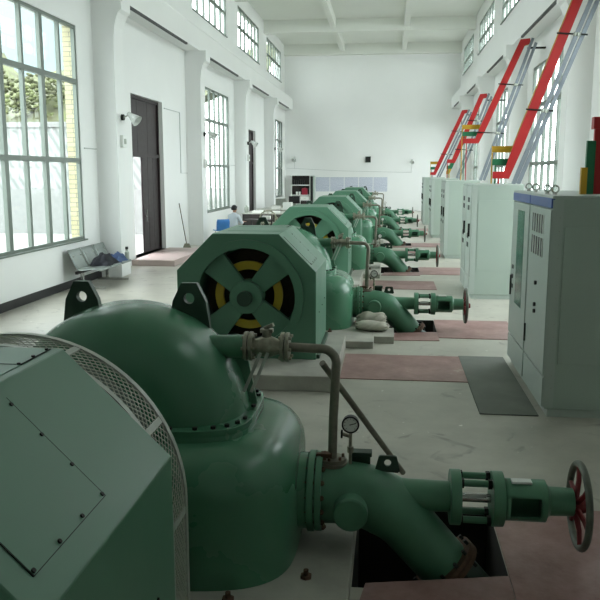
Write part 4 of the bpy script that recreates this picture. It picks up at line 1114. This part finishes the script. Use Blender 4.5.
def person():
    """seated, back to the viewer, forearms on a low shelf in front (local +y is where the person faces)"""
    t = thing('person', (-5.42, 26.5, -.075), 'person with black hair in a white shirt, seated with back turned', 'person')
    t.rotation_euler.z = -.45
    v, e, r = [], [], []
    def add(p, rad, par=None):
        v.append(p); r.append(rad); i = len(v) - 1
        if par is not None: e.append((par, i))
        return i
    pel = add((0, 0, .56), (.155, .12)); ab = add((0, .01, .70), (.14, .11), pel); ch = add((0, .03, .88), (.165, .12), ab); sh = add((0, .04, 1.0), (.12, .09), ch)
    nk = add((0, .055, 1.09), .055, sh); nk2 = add((0, .07, 1.14), .052, nk); hd = add((0, .085, 1.21), (.072, .085), nk2); hd2 = add((0, .085, 1.28), (.076, .09), hd); top = add((0, .08, 1.335), (.05, .06), hd2)
    for s_ in (-1, 1):
        hp = add((s_ * .09, .06, .53), .10, pel); kn = add((s_ * .13, .44, .50), .07, hp); kn2 = add((s_ * .13, .49, .45), .066, kn); cf = add((s_ * .13, .47, .28), .056, kn2); an = add((s_ * .13, .45, .09), .04, cf); ft = add((s_ * .14, .55, .05), .042, an); add((s_ * .14, .65, .04), .032, ft)
        so = add((s_ * .17, .04, .98), .062, sh); el = add((s_ * .25, .12, .76), .043, so); fa = add((s_ * .21, .27, .75), .038, el); wr = add((s_ * .15, .38, .78), .027, fa); pm = add((s_ * .14, .44, .785), (.034, .016), wr)
        for k, (dx, ln) in enumerate(((-.03, .075), (-.01, .085), (.01, .08), (.028, .062))):
            a = add((s_ * .14 + dx, .475, .785), .0095, pm); b = add((s_ * .14 + dx * 1.2, .475 + ln * .6, .778), .0085, a); add((s_ * .14 + dx * 1.2, .475 + ln, .762), .0075, b)
        a = add((s_ * .14 - s_ * .035, .42, .785), .011, pm); add((s_ * .14 - s_ * .055, .455, .78), .009, a)
    body = skin_mesh('body', v, e, r, M['skin'], t)
    # face details: nose, ears, eyes, mouth
    ORG[t.name] = V((0, 0, 0))
    m = MB(); m.ball((0, .175, 1.225), .012, .018, .02, 8, 6)
    for s_ in (-1, 1): m.ball((s_ * .078, .085, 1.225), .01, .022, .032, 8, 6)
    m.build('ears_and_nose', M['skin'], body)
    m = MB()
    for s_ in (-1, 1): m.ball((s_ * .03, .165, 1.255), .011, .008, .007, 8, 6)
    m.build('eyes', M['black'], body)
    m = MB(); m.ball((0, .163, 1.185), .022, .008, .006, 8, 6); m.build('mouth', M['red'], body)
    # hair cap
    m = MB(); rings = []
    for j in range(10):
        ph = PI / 2 * j / 9 * 1.35
        rings.append([m.bm.verts.new((.104 * math.sin(ph) * math.cos(2 * PI * i / 24), .056 + .126 * math.sin(ph) * math.sin(2 * PI * i / 24) * (.85 if math.sin(2 * PI * i / 24) > 0 else 1), 1.26 + .118 * math.cos(ph) + (.05 if ph > 1.3 and math.sin(2 * PI * i / 24) > .2 else 0))) for i in range(24)])
    m.skin(rings, False); o = m.build('hair', M['hair'], t)
    # shirt
    v2, e2, r2 = [], [], []
    def ad(p, rad, par=None):
        v2.append(p); r2.append(rad); i = len(v2) - 1
        if par is not None: e2.append((par, i))
        return i
    a = ad((0, 0, .53), (.185, .145)); b = ad((0, .01, .68), (.17, .135), a); c = ad((0, .03, .88), (.19, .14), b); d = ad((0, .04, 1.01), (.15, .11), c); d2 = ad((0, .05, 1.08), (.085, .08), d); ad((0, .058, 1.12), (.068, .066), d2)
    for s_ in (-1, 1):
        s1 = ad((s_ * .175, .04, .985), .08, d); s2 = ad((s_ * .25, .115, .78), .062, s1); ad((s_ * .22, .24, .755), .055, s2)
    skin_mesh('shirt', v2, e2, r2, M['shirt'], t)
    v2, e2, r2 = [], [], []
    a = ad((0, .02, .545), (.17, .13))
    for s_ in (-1, 1):
        h1 = ad((s_ * .09, .08, .535), .118, a); k1 = ad((s_ * .13, .45, .51), .088, h1); k2 = ad((s_ * .13, .505, .45), .082, k1); c1 = ad((s_ * .13, .48, .28), .072, k2); ad((s_ * .13, .455, .11), .062, c1)
    skin_mesh('trousers', v2, e2, r2, M['trouser'], t)
    for s_ in (-1, 1):
        q = MB(); q.ball((s_ * .14, .55, .045), .048, .125, .044, 12, 8); q.build('shoe', M['black'], t)
person()
# low table the person works at
t = thing('side_table', (-4.75, 27.75, 0), 'small dark table in front of the seated person', 'table')
R = Matrix.Rotation(-.45, 4, 'Z')
t.rotation_euler.z = -.45; ORG[t.name] = V((0, 0, 0))
MB().box(-.5, .5, -.25, .25, .70, .735).build('table_top', M['desk'], t, bev=.004)
for sx in (-1, 1):
    for sy in (-1, 1): MB().box(sx * .45 - .02, sx * .45 + .02, sy * .2 - .02, sy * .2 + .02, 0, .70).build('leg', M['black'], t)
q = MB(); q.box(-4.6, -4.3, 27.62, 27.85, .736, .86); tag(center_origin(q.build('paper_stack', M['paper'], bev=.003)), 'white paper pile on the small dark table by the person', 'papers')

# ------------------------------------------------------------------ daylight, camera
W = bpy.data.worlds.new('sky'); bpy.context.scene.world = W; W.use_nodes = True
nt = W.node_tree; bg = nt.nodes['Background']
bg.inputs['Color'].default_value = (.94, .98, 1.0, 1); bg.inputs['Strength'].default_value = 6.0

cam = bpy.data.cameras.new('camera'); co = bpy.data.objects.new('camera', cam); C.objects.link(co)
cam.sensor_width = 36; cam.lens = 766 / 600 * 36; cam.clip_start = .05; cam.clip_end = 300
a, p = math.radians(6.611), math.radians(9.450)
F = V((-math.sin(a) * math.cos(p), math.cos(a) * math.cos(p), -math.sin(p))); Rv = V((math.cos(a), math.sin(a), 0)); U = Rv.cross(F)
co.matrix_world = Matrix(((Rv.x, U.x, -F.x, 0), (Rv.y, U.y, -F.y, 0), (Rv.z, U.z, -F.z, 2.42), (0, 0, 0, 1)))
S = bpy.context.scene; S.camera = co
S.view_settings.view_transform = 'Standard'; S.view_settings.look = 'None'; S.view_settings.gamma = 1; S.view_settings.use_curve_mapping = False
S.view_settings.exposure = 0.55
S.cycles.max_bounces = 12; S.cycles.diffuse_bounces = 8; S.cycles.transparent_max_bounces = 16
S.cycles.sample_clamp_indirect = 8
